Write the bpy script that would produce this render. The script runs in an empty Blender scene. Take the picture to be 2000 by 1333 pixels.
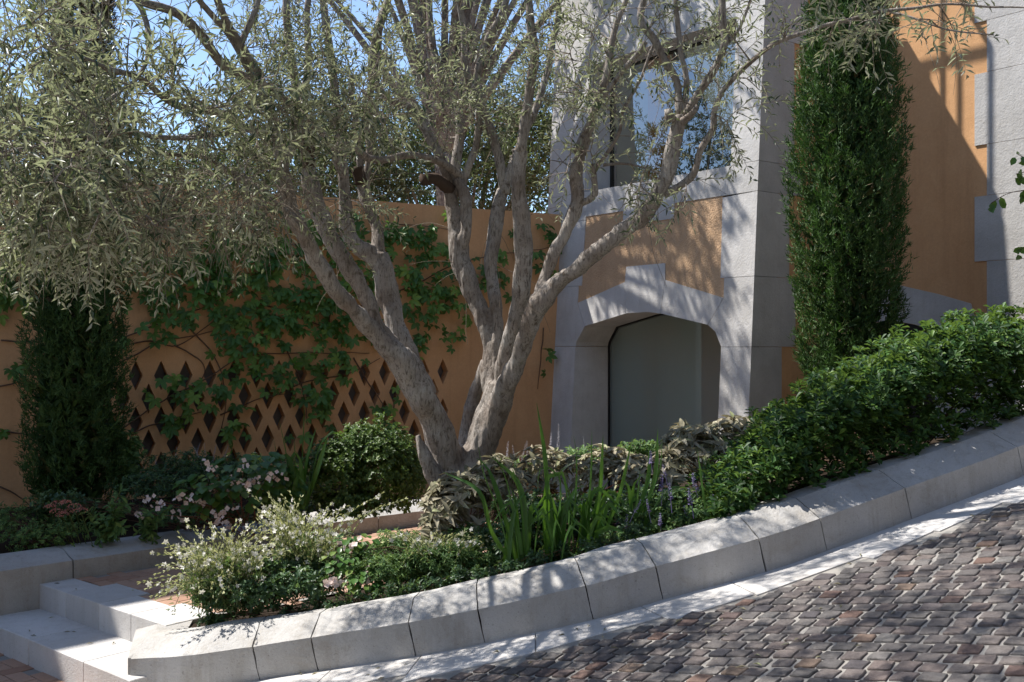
import bpy, bmesh, math, random
import numpy as np
from mathutils import Vector, Matrix, noise
from mathutils.geometry import tessellate_polygon

R = math.radians
random.seed(7)
rng = np.random.default_rng(7)
scene = bpy.context.scene
col = scene.collection

# ------------------------------------------------------------------ camera
F, HC, HY = 2000.0, 2.0, 675.0            # focal length in photo pixels, eye height, horizon row
cam = bpy.data.cameras.new('camera')
cam.sensor_width = 36.0
cam.lens = 36.0
cam.shift_y = (HY - 666.5) / 2000.0
cam.clip_start = 0.1
cam.clip_end = 500.0
camo = bpy.data.objects.new('camera', cam)
col.objects.link(camo)
camo.location = (0, 0, HC)
camo.rotation_euler = (R(90), 0, 0)
scene.camera = camo

# ------------------------------------------------------------------ light
LIGHT = Vector((2.0, -0.69, -3.14)).normalized()      # the way the sunlight travels
world = bpy.data.worlds.new("World")
scene.world = world
world.use_nodes = True
wt = world.node_tree
wt.nodes.clear()
sky = wt.nodes.new('ShaderNodeTexSky')
sky.sky_type = 'NISHITA'
sky.sun_disc = False
sky.sun_elevation = math.asin(-LIGHT.z)
sky.sun_rotation = math.atan2(-LIGHT.x, -LIGHT.y) % (2 * math.pi)
sky.air_density = 1.0
sky.dust_density = 0.25
sky.altitude = 1200
sky.ozone_density = 2.5
bg = wt.nodes.new('ShaderNodeBackground')
bg.inputs[1].default_value = 0.135
wo = wt.nodes.new('ShaderNodeOutputWorld')
sh = wt.nodes.new('ShaderNodeHueSaturation'); sh.inputs['Saturation'].default_value = 0.95
wt.links.new(sky.outputs[0], sh.inputs['Color'])
wt.links.new(sh.outputs[0], bg.inputs[0])
wt.links.new(bg.outputs[0], wo.inputs[0])
sun = bpy.data.lights.new('sun', 'SUN')
sun.energy = 5.0
sun.angle = R(0.53)
sun.color = (1.0, 0.955, 0.9)
suno = bpy.data.objects.new('sun', sun)
col.objects.link(suno)
suno.rotation_euler = LIGHT.to_track_quat('-Z', 'Y').to_euler()
suno.location = (-10, 8, 20)
scene.view_settings.view_transform = 'Standard'
scene.view_settings.look = 'None'
scene.view_settings.exposure = 0.8
scene.view_settings.gamma = 1.0
scene.view_settings.use_curve_mapping = False
scene.cycles.max_bounces = 8
scene.cycles.transparent_max_bounces = 12

# ------------------------------------------------------------------ helpers
def tag(o, label=None, cat=None, group=None, kind=None):
    if label: o['label'] = label
    if cat: o['category'] = cat
    if group: o['group'] = group
    if kind: o['kind'] = kind
    return o

def empty(name, loc, label=None, cat=None, group=None, kind=None):
    o = bpy.data.objects.new(name, None)
    o.empty_display_size = 0.1
    col.objects.link(o)
    o.location = Vector(loc)
    return tag(o, label, cat, group, kind)

def origin_of(o):
    v = Vector(o.location)
    return v if o.parent is None else v

def link(name, me, mat=None, parent=None, kind=None):
    if mat is not None and not me.materials:
        me.materials.append(mat)
    o = bpy.data.objects.new(name, me)
    col.objects.link(o)
    if parent is not None:
        o.parent = parent
        base = parent
        loc = Vector((0, 0, 0))
        if parent.type == 'EMPTY':
            loc = Vector(parent.location)
        o.matrix_parent_inverse = Matrix.Translation(-loc)
    if kind: o['kind'] = kind
    return o

def fast_mesh(name, V, faces, smooth=False, rnd=None):
    """V (n,3); faces: array (m,k) or list of arrays with differing k"""
    me = bpy.data.meshes.new(name)
    V = np.asarray(V, dtype=np.float32)
    if isinstance(faces, np.ndarray):
        faces = [faces]
    nl = sum(f.size for f in faces)
    npoly = sum(f.shape[0] for f in faces)
    me.vertices.add(len(V)); me.loops.add(nl); me.polygons.add(npoly)
    me.vertices.foreach_set('co', V.ravel())
    me.loops.foreach_set('vertex_index', np.concatenate([f.ravel() for f in faces]).astype(np.int32))
    tot = np.concatenate([np.full(f.shape[0], f.shape[1], dtype=np.int32) for f in faces])
    start = np.concatenate([[0], np.cumsum(tot)[:-1]]).astype(np.int32)
    me.polygons.foreach_set('loop_start', start)
    me.polygons.foreach_set('loop_total', tot)
    if smooth:
        me.polygons.foreach_set('use_smooth', np.ones(npoly, dtype=bool))
    me.update(calc_edges=True)
    if rnd is not None:
        at = me.attributes.new('rnd', 'FLOAT', 'POINT')
        at.data.foreach_set('value', np.asarray(rnd, dtype=np.float32))
    return me

def pyd(name, V, Fc, mat, parent=None, smooth=False, kind=None):
    me = bpy.data.meshes.new(name)
    me.from_pydata([tuple(v) for v in V], [], [tuple(f) for f in Fc])
    if smooth:
        me.polygons.foreach_set('use_smooth', [True] * len(me.polygons))
    me.update()
    return link(name, me, mat, parent, kind)

def unit(a):
    n = np.linalg.norm(a, axis=-1, keepdims=True)
    return a / np.maximum(n, 1e-9)

def P(px, py, Y):
    return np.array(((px - 1000) / F * Y, Y, HC - (py - HY) / F * Y))

def hit(px, py, p0, n):
    d = Vector(((px - 1000) / F, 1.0, -(py - HY) / F))
    c = Vector((0, 0, HC))
    return c + d * ((Vector(p0) - c).dot(n) / d.dot(n))

def catmull(pts, step):
    """resample rows (x,y,z,r...) smoothly"""
    pts = np.asarray(pts, float)
    if len(pts) < 3:
        n = max(2, int(np.linalg.norm(pts[1][:3] - pts[0][:3]) / step))
        t = np.linspace(0, 1, n + 1)[:, None]
        return pts[0] * (1 - t) + pts[-1] * t
    ext = np.vstack([2 * pts[0] - pts[1], pts, 2 * pts[-1] - pts[-2]])
    out = []
    for i in range(1, len(ext) - 2):
        p0, p1, p2, p3 = ext[i - 1], ext[i], ext[i + 1], ext[i + 2]
        n = max(1, int(np.linalg.norm(p2[:3] - p1[:3]) / step))
        for k in range(n):
            t = k / n
            out.append(0.5 * ((2 * p1) + (-p0 + p2) * t + (2 * p0 - 5 * p1 + 4 * p2 - p3) * t * t
                              + (-p0 + 3 * p1 - 3 * p2 + p3) * t ** 3))
    out.append(ext[-2])
    return np.array(out)

class Mesh:
    """collects pieces, builds ONE mesh object"""
    def __init__(s): s.V = []; s.F = {}; s.n = 0; s.r = []
    def add(s, V, Fc, rnd=None):
        V = np.asarray(V, float)
        for f in ([Fc] if isinstance(Fc, np.ndarray) else Fc):
            f = np.asarray(f)
            s.F.setdefault(f.shape[1], []).append(f + s.n)
        s.V.append(V); s.n += len(V)
        if rnd is None: rnd = np.full(len(V), random.random())
        elif np.isscalar(rnd): rnd = np.full(len(V), rnd)
        s.r.append(rnd)
    def tube(s, pts, rad, n=6, cap=True, wob=0.0):
        pts = np.asarray(pts, float); rad = np.broadcast_to(np.asarray(rad, float), (len(pts),))
        m = len(pts)
        T = unit(np.gradient(pts, axis=0))
        ref = np.array([0.0, 0, 1.0]) if abs(T[0][2]) < 0.9 else np.array([1.0, 0, 0])
        u = unit(np.cross(T[0], ref)); U = []
        for i in range(m):
            u = unit(u - T[i] * np.dot(u, T[i])); U.append(u)
        U = np.array(U); W = np.cross(T, U)
        a = np.arange(n) * 2 * math.pi / n
        rr = rad[:, None] * (1 + (wob * (rng.random((m, n)) - .5) if wob else 0))
        V = (pts[:, None, :] + rr[..., None] * (np.cos(a)[None, :, None] * U[:, None, :]
             + np.sin(a)[None, :, None] * W[:, None, :])).reshape(-1, 3)
        i = np.arange(m - 1)[:, None]; j = np.arange(n)[None, :]
        q = np.stack([i * n + j, i * n + (j + 1) % n, (i + 1) * n + (j + 1) % n, (i + 1) * n + j], -1).reshape(-1, 4)
        fs = [q]
        if cap:
            V = np.vstack([V, pts[0], pts[-1]])
            jj = np.arange(n)
            fs.append(np.stack([np.full(n, m * n), (jj + 1) % n, jj], -1))
            fs.append(np.stack([np.full(n, m * n + 1), (m - 1) * n + jj, (m - 1) * n + (jj + 1) % n], -1))
        s.add(V, fs)
    def build(s, name, mat, parent=None, smooth=True, kind=None):
        faces = [np.vstack(v) for v in s.F.values()]
        me = fast_mesh(name, np.vstack(s.V), faces, smooth, np.concatenate(s.r))
        return link(name, me, mat, parent, kind)

# leaf templates: (along, across, lift) and faces; +lift is the upper side
def tmpl(rows, tip_lift=0.0, base_lift=0.0, fold=0.12):
    """rows: list of (along, half width); builds a leaf with a fold along its midrib"""
    V = [(0, 0, base_lift)]; Fc = []
    prev = None
    for k, (a, w) in enumerate(rows):
        lift = tip_lift * a * a
        i = len(V)
        V += [(a, w, lift + fold * w), (a, 0, lift), (a, -w, lift + fold * w)]
        if prev is None: Fc += [(0, i + 1, i), (0, i + 2, i + 1)]
        else:
            Fc += [(prev, prev + 1, i), (prev + 1, i + 1, i), (prev + 1, prev + 2, i + 1), (prev + 2, i + 2, i + 1)]
        prev = i
    V.append((1, 0, tip_lift)); t = len(V) - 1
    Fc += [(prev, prev + 1, t), (prev + 1, prev + 2, t)]
    return np.array(V, float), np.array(Fc)
T_OLIVE = tmpl([(0.45, 0.5)], tip_lift=-0.05, fold=0.25)
T_OVAL = tmpl([(0.28, 0.38), (0.68, 0.42)], tip_lift=-0.12, fold=0.3)
T_OBOV = tmpl([(0.35, 0.26), (0.75, 0.48)], tip_lift=-0.18, fold=0.3)
T_LANCE = tmpl([(0.25, 0.46), (0.6, 0.34)], tip_lift=-0.28, fold=0.35)
T_NEEDLE = (np.array([(0, .5, 0), (0, -.5, 0), (1, 0, 0)], float), np.array([(0, 1, 2)]))

def frames(D, N):
    D = unit(D); X = unit(np.cross(N, D)); Z = np.cross(D, X)
    return D, X, Z

def inst_arrays(T, pos, D, N, L, W):
    V0, F0 = T
    D, X, Z = frames(D, N)
    n, k = len(pos), len(V0)
    L = np.broadcast_to(L, (n,)); W = np.broadcast_to(W, (n,))
    V = (pos[:, None, :] + V0[None, :, 0:1] * (D * L[:, None])[:, None, :]
         + V0[None, :, 1:2] * (X * W[:, None])[:, None, :] + V0[None, :, 2:3] * (Z * L[:, None])[:, None, :])
    Fc = F0[None] + (np.arange(n) * k)[:, None, None]
    return V.reshape(-1, 3), Fc.reshape(-1, F0.shape[1])

LEAF_ME = {}
def leaf_parts(name, T, key, mat, parent, pos, D, N, L, W):
    ck = (key, mat.name)
    if ck not in LEAF_ME:
        me = fast_mesh(name, T[0], T[1], True)
        me.materials.append(mat)
        LEAF_ME[ck] = me
    me = LEAF_ME[ck]
    D, X, Z = frames(D, N)
    loc = Vector(parent.location) if parent.type == 'EMPTY' else Vector((0, 0, 0))
    inv = Matrix.Translation(-loc)
    L = np.broadcast_to(L, (len(pos),)); W = np.broadcast_to(W, (len(pos),))
    for i in range(len(pos)):
        o = bpy.data.objects.new(name, me)
        M = Matrix.Identity(4)
        for r in range(3):
            M[r][0] = D[i][r] * L[i]; M[r][1] = X[i][r] * W[i]; M[r][2] = Z[i][r] * L[i]; M[r][3] = pos[i][r]
        col.objects.link(o)
        o.parent = parent
        o.matrix_parent_inverse = inv
        o.matrix_basis = M

def foliage(T, key, mat, parent, pos, D, N, L, W, singles=0, part='leaf', mass='foliage', rnd=None):
    """the `singles` leaves that show largest become parts, the rest one stuff part"""
    n = len(pos)
    L = np.broadcast_to(L, (n,)).copy(); W = np.broadcast_to(W, (n,)).copy()
    sel = np.zeros(n, bool)
    if singles:
        q = np.linalg.norm(pos - np.array([0, 0, HC]), axis=1)
        xs = 1000 + F * pos[:, 0] / pos[:, 1]; ys = HY - F * (pos[:, 2] - HC) / pos[:, 1]
        ok = (xs > 5) & (xs < 1995) & (ys > 5) & (ys < 1328) & (pos[:, 1] > 0)
        sc = np.where(ok, L / q, 0)
        sel[np.argsort(-sc)[:min(singles, n)]] = True
        leaf_parts(part, T, key, mat, parent, pos[sel], D[sel], N[sel], L[sel], W[sel])
    m = ~sel
    if m.any():
        V, Fc = inst_arrays(T, pos[m], D[m], N[m], L[m], W[m])
        r = (rng.random(m.sum()) if rnd is None else rnd[m])
        me = fast_mesh(mass, V, Fc, True, np.repeat(r, len(T[0])))
        return link(mass, me, mat, parent, 'stuff')

def rdir(n):
    return unit(rng.normal(size=(n, 3)))

# ------------------------------------------------------------------ materials
def new_mat(name):
    m = bpy.data.materials.new(name); m.use_nodes = True
    nt = m.node_tree; nt.nodes.clear()
    out = nt.nodes.new('ShaderNodeOutputMaterial')
    return m, nt, out
def nd(nt, typ, **kw):
    n = nt.nodes.new(typ)
    for k, v in kw.items(): setattr(n, k, v)
    return n
def ramp(nt, fac, stops):
    r = nd(nt, 'ShaderNodeValToRGB')
    e = r.color_ramp.elements
    while len(e) < len(stops): e.new(0.5)
    for el, (p, c) in zip(e, stops):
        el.position = p; el.color = (*c, 1)
    nt.links.new(fac, r.inputs[0])
    return r.outputs[0]
def noise_node(nt, vec, scale, detail=4, rough=0.55, dist=0.0):
    n = nd(nt, 'ShaderNodeTexNoise')
    n.inputs['Scale'].default_value = scale; n.inputs['Detail'].default_value = detail
    n.inputs['Roughness'].default_value = rough; n.inputs['Distortion'].default_value = dist
    if vec is not None: nt.links.new(vec, n.inputs['Vector'])
    return n.outputs['Fac']
def mixc(nt, fac, a, b, mode='MIX'):
    m = nd(nt, 'ShaderNodeMix', data_type='RGBA', blend_type=mode)
    for s, v in ((m.inputs['Factor'], fac), (m.inputs['A'], a), (m.inputs['B'], b)):
        if hasattr(v, 'is_linked') or hasattr(v, 'links'): nt.links.new(v, s)
        elif isinstance(v, (int, float)): s.default_value = v
        else: s.default_value = (*v, 1)
    return m.outputs['Result']
def math_node(nt, op, a, b=None, clamp=False):
    m = nd(nt, 'ShaderNodeMath', operation=op, use_clamp=clamp)
    for s, v in ((m.inputs[0], a), (m.inputs[1], b)):
        if v is None: continue
        if hasattr(v, 'links'): nt.links.new(v, s)
        else: s.default_value = v
    return m.outputs[0]
def bump(nt, h, strength, dist=0.02, prev=None):
    b = nd(nt, 'ShaderNodeBump'); b.inputs['Strength'].default_value = strength
    b.inputs['Distance'].default_value = dist
    nt.links.new(h, b.inputs['Height'])
    if prev is not None: nt.links.new(prev, b.inputs['Normal'])
    return b.outputs[0]
def geo_pos(nt):
    return nd(nt, 'ShaderNodeNewGeometry').outputs['Position']
def rnd_node(nt):
    a = nd(nt, 'ShaderNodeAttribute', attribute_name='rnd').outputs['Fac']
    o = nd(nt, 'ShaderNodeObjectInfo').outputs['Random']
    s = math_node(nt, 'ADD', a, o)
    return math_node(nt, 'FRACT', s)

def mat_stone(name, c1, c2, stain=(0.3, 0.27, 0.22), stain_amt=0.25, rough=0.85, grain=260, bumpy=0.35, pits=0.5):
    m, nt, out = new_mat(name)
    p = geo_pos(nt)
    b = nd(nt, 'ShaderNodeBsdfPrincipled')
    n1 = noise_node(nt, p, 2.2, 6, 0.6)
    c = ramp(nt, n1, [(0.3, c1), (0.7, c2)])
    r = rnd_node(nt)
    v = math_node(nt, 'MULTIPLY_ADD', r, 0.17); nt.nodes[-1].inputs[2].default_value = 0.88
    hsv = nd(nt, 'ShaderNodeHueSaturation'); nt.links.new(c, hsv.inputs['Color']); nt.links.new(v, hsv.inputs['Value'])
    n2 = noise_node(nt, p, 5.5, 8, 0.7, 0.6)
    sf = math_node(nt, 'MULTIPLY', ramp_f(nt, n2, 0.52, 0.75), stain_amt)
    c = mixc(nt, sf, hsv.outputs[0], stain)
    mp = nd(nt, 'ShaderNodeMapping'); mp.inputs['Scale'].default_value = (16, 16, 1.5); nt.links.new(p, mp.inputs[0])
    dr = ramp_f(nt, noise_node(nt, mp.outputs[0], 1.0, 5, 0.65), 0.5, 0.78)
    c = mixc(nt, math_node(nt, 'MULTIPLY', dr, stain_amt * 0.9), c, stain)
    sp = ramp_f(nt, noise_node(nt, p, 75, 2, 0.5), 0.66, 0.74)
    c = mixc(nt, math_node(nt, 'MULTIPLY', sp, 0.45), c, (0.16, 0.145, 0.12))
    g = noise_node(nt, p, grain, 3, 0.6)
    c = mixc(nt, 0.22, c, ramp(nt, g, [(0.3, (0.35, 0.34, 0.32)), (0.65, (1, 1, 1))]), 'MULTIPLY')
    nt.links.new(c, b.inputs['Base Color'])
    b.inputs['Roughness'].default_value = rough
    b.inputs['Specular IOR Level'].default_value = 0.25
    g2 = noise_node(nt, p, grain * 0.33, 4, 0.65)
    nb = bump(nt, g2, bumpy, 0.006)
    nb = bump(nt, noise_node(nt, p, 14, 4, 0.6), bumpy * 0.5, 0.01, nb)
    nt.links.new(nb, b.inputs['Normal'])
    nt.links.new(b.outputs[0], out.inputs[0])
    return m
def ramp_f(nt, fac, lo, hi):
    m = nd(nt, 'ShaderNodeMapRange'); m.inputs['From Min'].default_value = lo; m.inputs['From Max'].default_value = hi
    nt.links.new(fac, m.inputs['Value'])
    return m.outputs[0]

def mat_render(name, c1, c2, bumpy=0.4, grain=90, dist=0.01):
    m, nt, out = new_mat(name)
    p = geo_pos(nt)
    b = nd(nt, 'ShaderNodeBsdfPrincipled')
    c = ramp(nt, noise_node(nt, p, 1.6, 8, 0.65, 0.4), [(0.3, c1), (0.72, c2)])
    # run-off streaks: stretched in z
    mp = nd(nt, 'ShaderNodeMapping'); mp.inputs['Scale'].default_value = (9, 9, 0.7); nt.links.new(p, mp.inputs[0])
    st = ramp_f(nt, noise_node(nt, mp.outputs[0], 1.0, 5, 0.6), 0.5, 0.8)
    c = mixc(nt, math_node(nt, 'MULTIPLY', ramp_f(nt, noise_node(nt, p, 3.1, 7, 0.7, 1.0), 0.55, 0.75), 0.25), c, (c2[0] * 1.12, c2[1] * 1.2, c2[2] * 1.35))
    c = mixc(nt, math_node(nt, 'MULTIPLY', st, 0.32), c, (c1[0] * 0.6, c1[1] * 0.55, c1[2] * 0.5))
    c = mixc(nt, 0.25, c, ramp(nt, noise_node(nt, p, 45, 5, 0.7), [(0.3, (0.6, 0.58, 0.55)), (0.65, (1, 1, 1))]), 'MULTIPLY')
    nt.links.new(c, b.inputs['Base Color'])
    b.inputs['Roughness'].default_value = 0.92
    b.inputs['Specular IOR Level'].default_value = 0.12
    nb = bump(nt, noise_node(nt, p, grain, 3, 0.6), bumpy, dist)
    nb = bump(nt, noise_node(nt, p, 6, 3, 0.5), 0.25, 0.02, nb)
    nt.links.new(nb, b.inputs['Normal'])
    nt.links.new(b.outputs[0], out.inputs[0])
    return m

def mat_leaf(name, stops, back=None, trans=0.28, rough=0.45, spec=0.35, tcol=None, vary=True):
    m, nt, out = new_mat(name)
    r = rnd_node(nt)
    c = ramp(nt, r, stops)
    if back is not None:
        bf = nd(nt, 'ShaderNodeNewGeometry').outputs['Backfacing']
        c = mixc(nt, bf, c, mixc(nt, 0.25, back, c))
    b = nd(nt, 'ShaderNodeBsdfPrincipled')
    nt.links.new(c, b.inputs['Base Color'])
    b.inputs['Roughness'].default_value = rough
    b.inputs['Specular IOR Level'].default_value = spec
    t = nd(nt, 'ShaderNodeBsdfTranslucent')
    tc = mixc(nt, 0.6, c, tcol if tcol else (0.25, 0.4, 0.05))
    nt.links.new(tc, t.inputs['Color'])
    mx = nd(nt, 'ShaderNodeMixShader'); mx.inputs[0].default_value = trans
    nt.links.new(b.outputs[0], mx.inputs[1]); nt.links.new(t.outputs[0], mx.inputs[2])
    nt.links.new(mx.outputs[0], out.inputs[0])
    return m

def mat_bark(name, c1, c2, c3, scale=1.0, bumpy=0.9):
    m, nt, out = new_mat(name)
    p = geo_pos(nt)
    b = nd(nt, 'ShaderNodeBsdfPrincipled')
    mp = nd(nt, 'ShaderNodeMapping'); mp.inputs['Scale'].default_value = (70 * scale, 70 * scale, 16 * scale)
    nt.links.new(p, mp.inputs[0])
    fis = noise_node(nt, mp.outputs[0], 1.0, 6, 0.65, 0.8)
    big = noise_node(nt, p, 3.5 * scale, 4, 0.6, 0.5)
    c = ramp(nt, big, [(0.35, c1), (0.65, c2)])
    c = mixc(nt, ramp_f(nt, noise_node(nt, p, 16 * scale, 4, 0.6), 0.58, 0.7), c, c3)
    c = mixc(nt, ramp_f(nt, fis, 0.5, 0.34), c, tuple(x * 0.5 for x in c1))
    c = mixc(nt, 0.35, c, ramp(nt, noise_node(nt, p, 130, 3, .7), [(0.3, (0.45, 0.43, 0.4)), (0.65, (1, 1, 1))]), 'MULTIPLY')
    nt.links.new(c, b.inputs['Base Color'])
    b.inputs['Roughness'].default_value = 0.9
    b.inputs['Specular IOR Level'].default_value = 0.15
    nb = bump(nt, fis, bumpy, 0.02)
    nb = bump(nt, noise_node(nt, p, 90, 4, 0.7), bumpy * 0.6, 0.006, nb)
    nt.links.new(nb, b.inputs['Normal'])
    nt.links.new(b.outputs[0], out.inputs[0])
    return m

def mat_plain(name, colr, rough=0.6, spec=0.3, metal=0.0, grain=None):
    m, nt, out = new_mat(name)
    b = nd(nt, 'ShaderNodeBsdfPrincipled')
    p = geo_pos(nt)
    c = ramp(nt, noise_node(nt, p, grain or 12, 5, 0.6), [(0.3, tuple(x * 0.82 for x in colr)), (0.7, colr)])
    nt.links.new(c, b.inputs['Base Color'])
    b.inputs['Roughness'].default_value = rough
    b.inputs['Specular IOR Level'].default_value = spec
    b.inputs['Metallic'].default_value = metal
    nt.links.new(b.outputs[0], out.inputs[0])
    return m

M = {}
M['stone'] = mat_stone('pale_limestone', (0.47, 0.455, 0.43), (0.63, 0.615, 0.59), stain_amt=0.22, bumpy=0.7, grain=150)
M['kerb'] = mat_stone('kerb_limestone', (0.40, 0.385, 0.36), (0.54, 0.53, 0.51), stain=(0.26, 0.22, 0.165), stain_amt=0.5, bumpy=0.9, grain=170)
M['tread'] = mat_stone('tread_limestone', (0.52, 0.50, 0.475), (0.62, 0.605, 0.585), stain=(0.34, 0.30, 0.25), stain_amt=0.35, bumpy=0.5)
M['orange'] = mat_render('orange_render', (0.60, 0.335, 0.16), (0.71, 0.415, 0.21), bumpy=0.3, grain=120)
M['peach'] = mat_render('roughcast_peach', (0.55, 0.36, 0.215), (0.68, 0.46, 0.28), bumpy=1.0, grain=62, dist=0.02)
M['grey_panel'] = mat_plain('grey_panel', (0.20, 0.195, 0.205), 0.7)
M['dark'] = mat_plain('dark_gap', (0.02, 0.018, 0.016), 0.95, 0.05)
M['frame'] = mat_plain('black_frame', (0.015, 0.015, 0.015), 0.4)
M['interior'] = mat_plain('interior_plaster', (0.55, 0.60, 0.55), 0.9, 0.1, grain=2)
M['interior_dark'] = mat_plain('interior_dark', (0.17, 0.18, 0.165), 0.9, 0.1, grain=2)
M['metal'] = mat_plain('rail_metal', (0.05, 0.05, 0.05), 0.5, 0.4, 0.6)
M['soil'] = mat_plain('soil', (0.035, 0.026, 0.019), 0.98, 0.05, grain=60)
M['mortar'] = mat_stone('sett_mortar', (0.25, 0.235, 0.21), (0.34, 0.32, 0.29), stain_amt=0.3, bumpy=0.8, grain=160)
M['earth'] = mat_plain('earth', (0.16, 0.13, 0.10), 0.98, 0.05, grain=3)
M['bark'] = mat_bark('olive_bark', (0.25, 0.205, 0.17), (0.44, 0.41, 0.375), (0.15, 0.12, 0.095), 1.0, 0.6)
M['twig'] = mat_bark('twig_bark', (0.26, 0.215, 0.165), (0.34, 0.29, 0.23), (0.17, 0.13, 0.095), 1.5, 0.4)
M['cut'] = mat_plain('dark_cut_wood', (0.085, 0.06, 0.045), 0.9, 0.1, grain=40)
M['stem'] = mat_plain('vine_stem', (0.15, 0.09, 0.06), 0.9, 0.1, grain=40)
M['green_stem'] = mat_plain('green_stem', (0.12, 0.16, 0.05), 0.7, 0.2, grain=40)
M['red_stem'] = mat_plain('red_stem', (0.22, 0.07, 0.04), 0.7, 0.2, grain=40)
M['olive_leaf'] = mat_leaf('olive_leaf', [(0, (0.03, 0.055, 0.03)), (0.35, (0.06, 0.09, 0.05)), (0.7, (0.15, 0.175, 0.10)), (0.97, (0.33, 0.34, 0.17))],
                           back=(0.50, 0.50, 0.38), trans=0.33, rough=0.4, spec=0.45, tcol=(0.24, 0.30, 0.08))
M['bg_leaf'] = mat_leaf('background_leaf', [(0, (0.03, 0.045, 0.022)), (0.5, (0.06, 0.085, 0.035)), (1, (0.13, 0.15, 0.08))],
                        back=(0.17, 0.19, 0.13), trans=0.25, rough=0.5, tcol=(0.2, 0.3, 0.06))
M['vine_leaf'] = mat_leaf('creeper_leaf', [(0, (0.055, 0.13, 0.03)), (0.6, (0.10, 0.22, 0.045)), (0.9, (0.15, 0.28, 0.055)), (1, (0.24, 0.38, 0.07))],
                          back=(0.07, 0.12, 0.04), trans=0.3, rough=0.45)
M['hedge_leaf'] = mat_leaf('hedge_leaf', [(0, (0.015, 0.042, 0.013)), (0.55, (0.032, 0.085, 0.02)), (0.85, (0.065, 0.15, 0.03)), (1, (0.16, 0.26, 0.05))],
                           back=(0.07, 0.12, 0.05), trans=0.28, rough=0.5, spec=0.28)
M['box_leaf'] = mat_leaf('round_shrub_leaf', [(0, (0.04, 0.08, 0.018)), (0.6, (0.075, 0.13, 0.028)), (1, (0.15, 0.21, 0.045))], back=(0.08, 0.12, 0.05), trans=0.25, rough=0.45)
M['small_leaf'] = mat_leaf('blue_green_leaf', [(0, (0.03, 0.065, 0.032)), (0.6, (0.06, 0.12, 0.055)), (1, (0.13, 0.22, 0.07))], back=(0.09, 0.14, 0.08), trans=0.25, rough=0.4)
M['sage_leaf'] = mat_leaf('sage_leaf', [(0, (0.05, 0.11, 0.035)), (0.6, (0.10, 0.20, 0.06)), (1, (0.22, 0.32, 0.09))], back=(0.14, 0.2, 0.1), trans=0.3, rough=0.6)
M['tan_leaf'] = mat_leaf('tan_felt_leaf', [(0, (0.15, 0.15, 0.09)), (0.3, (0.27, 0.25, 0.17)), (0.55, (0.34, 0.30, 0.21)), (0.85, (0.46, 0.42, 0.31)), (1, (0.30, 0.34, 0.16))],
                         back=(0.34, 0.31, 0.24), trans=0.15, rough=0.8, spec=0.15, tcol=(0.4, 0.35, 0.15))
M['strap_leaf'] = mat_leaf('strap_leaf', [(0, (0.04, 0.11, 0.02)), (0.6, (0.07, 0.18, 0.032)), (1, (0.13, 0.27, 0.05))], back=(0.07, 0.14, 0.04), trans=0.35, rough=0.38, spec=0.4, tcol=(0.25, 0.5, 0.03))
M['begonia_leaf'] = mat_leaf('begonia_leaf', [(0, (0.04, 0.11, 0.025)), (0.7, (0.08, 0.17, 0.035)), (1, (0.18, 0.25, 0.05))], back=(0.15, 0.13, 0.06), trans=0.3, rough=0.35)
M['cypress'] = mat_leaf('cypress_spray', [(0, (0.022, 0.048, 0.016)), (0.55, (0.045, 0.09, 0.028)), (0.93, (0.085, 0.15, 0.042)), (1, (0.12, 0.085, 0.04))], trans=0.15, rough=0.6, spec=0.2, tcol=(0.1, 0.25, 0.03))
M['cypress_dry'] = mat_leaf('cypress_dry_spray', [(0, (0.07, 0.05, 0.032)), (0.6, (0.12, 0.095, 0.06)), (1, (0.16, 0.14, 0.085))], trans=0.1, rough=0.8, spec=0.1)
M['white_petal'] = mat_leaf('white_petal', [(0, (0.72, 0.70, 0.64)), (1, (0.82, 0.81, 0.76))], trans=0.3, rough=0.6, spec=0.2, tcol=(0.8, 0.8, 0.6))
M['pink_petal'] = mat_leaf('pink_white_petal', [(0, (0.74, 0.56, 0.50)), (0.6, (0.80, 0.68, 0.62)), (1, (0.82, 0.76, 0.70))], trans=0.25, rough=0.6, spec=0.2, tcol=(0.8, 0.6, 0.5))
M['lilac_petal'] = mat_leaf('lilac_petal', [(0, (0.20, 0.16, 0.36)), (1, (0.40, 0.36, 0.54))], trans=0.2, rough=0.7, spec=0.1, tcol=(0.4, 0.3, 0.6))
M['pale_petal'] = mat_leaf('pale_spike_petal', [(0, (0.42, 0.40, 0.48)), (1, (0.62, 0.60, 0.60))], trans=0.2, rough=0.7, spec=0.1, tcol=(0.6, 0.6, 0.6))
M['red_petal'] = mat_leaf('dusky_red_petal', [(0, (0.38, 0.12, 0.11)), (1, (0.55, 0.26, 0.20))], trans=0.2, rough=0.7, spec=0.1, tcol=(0.6, 0.3, 0.2))
M['bud'] = mat_leaf('pale_bud', [(0, (0.38, 0.42, 0.18)), (1, (0.60, 0.60, 0.34))], trans=0.3, rough=0.6, tcol=(0.6, 0.6, 0.2))

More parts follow.
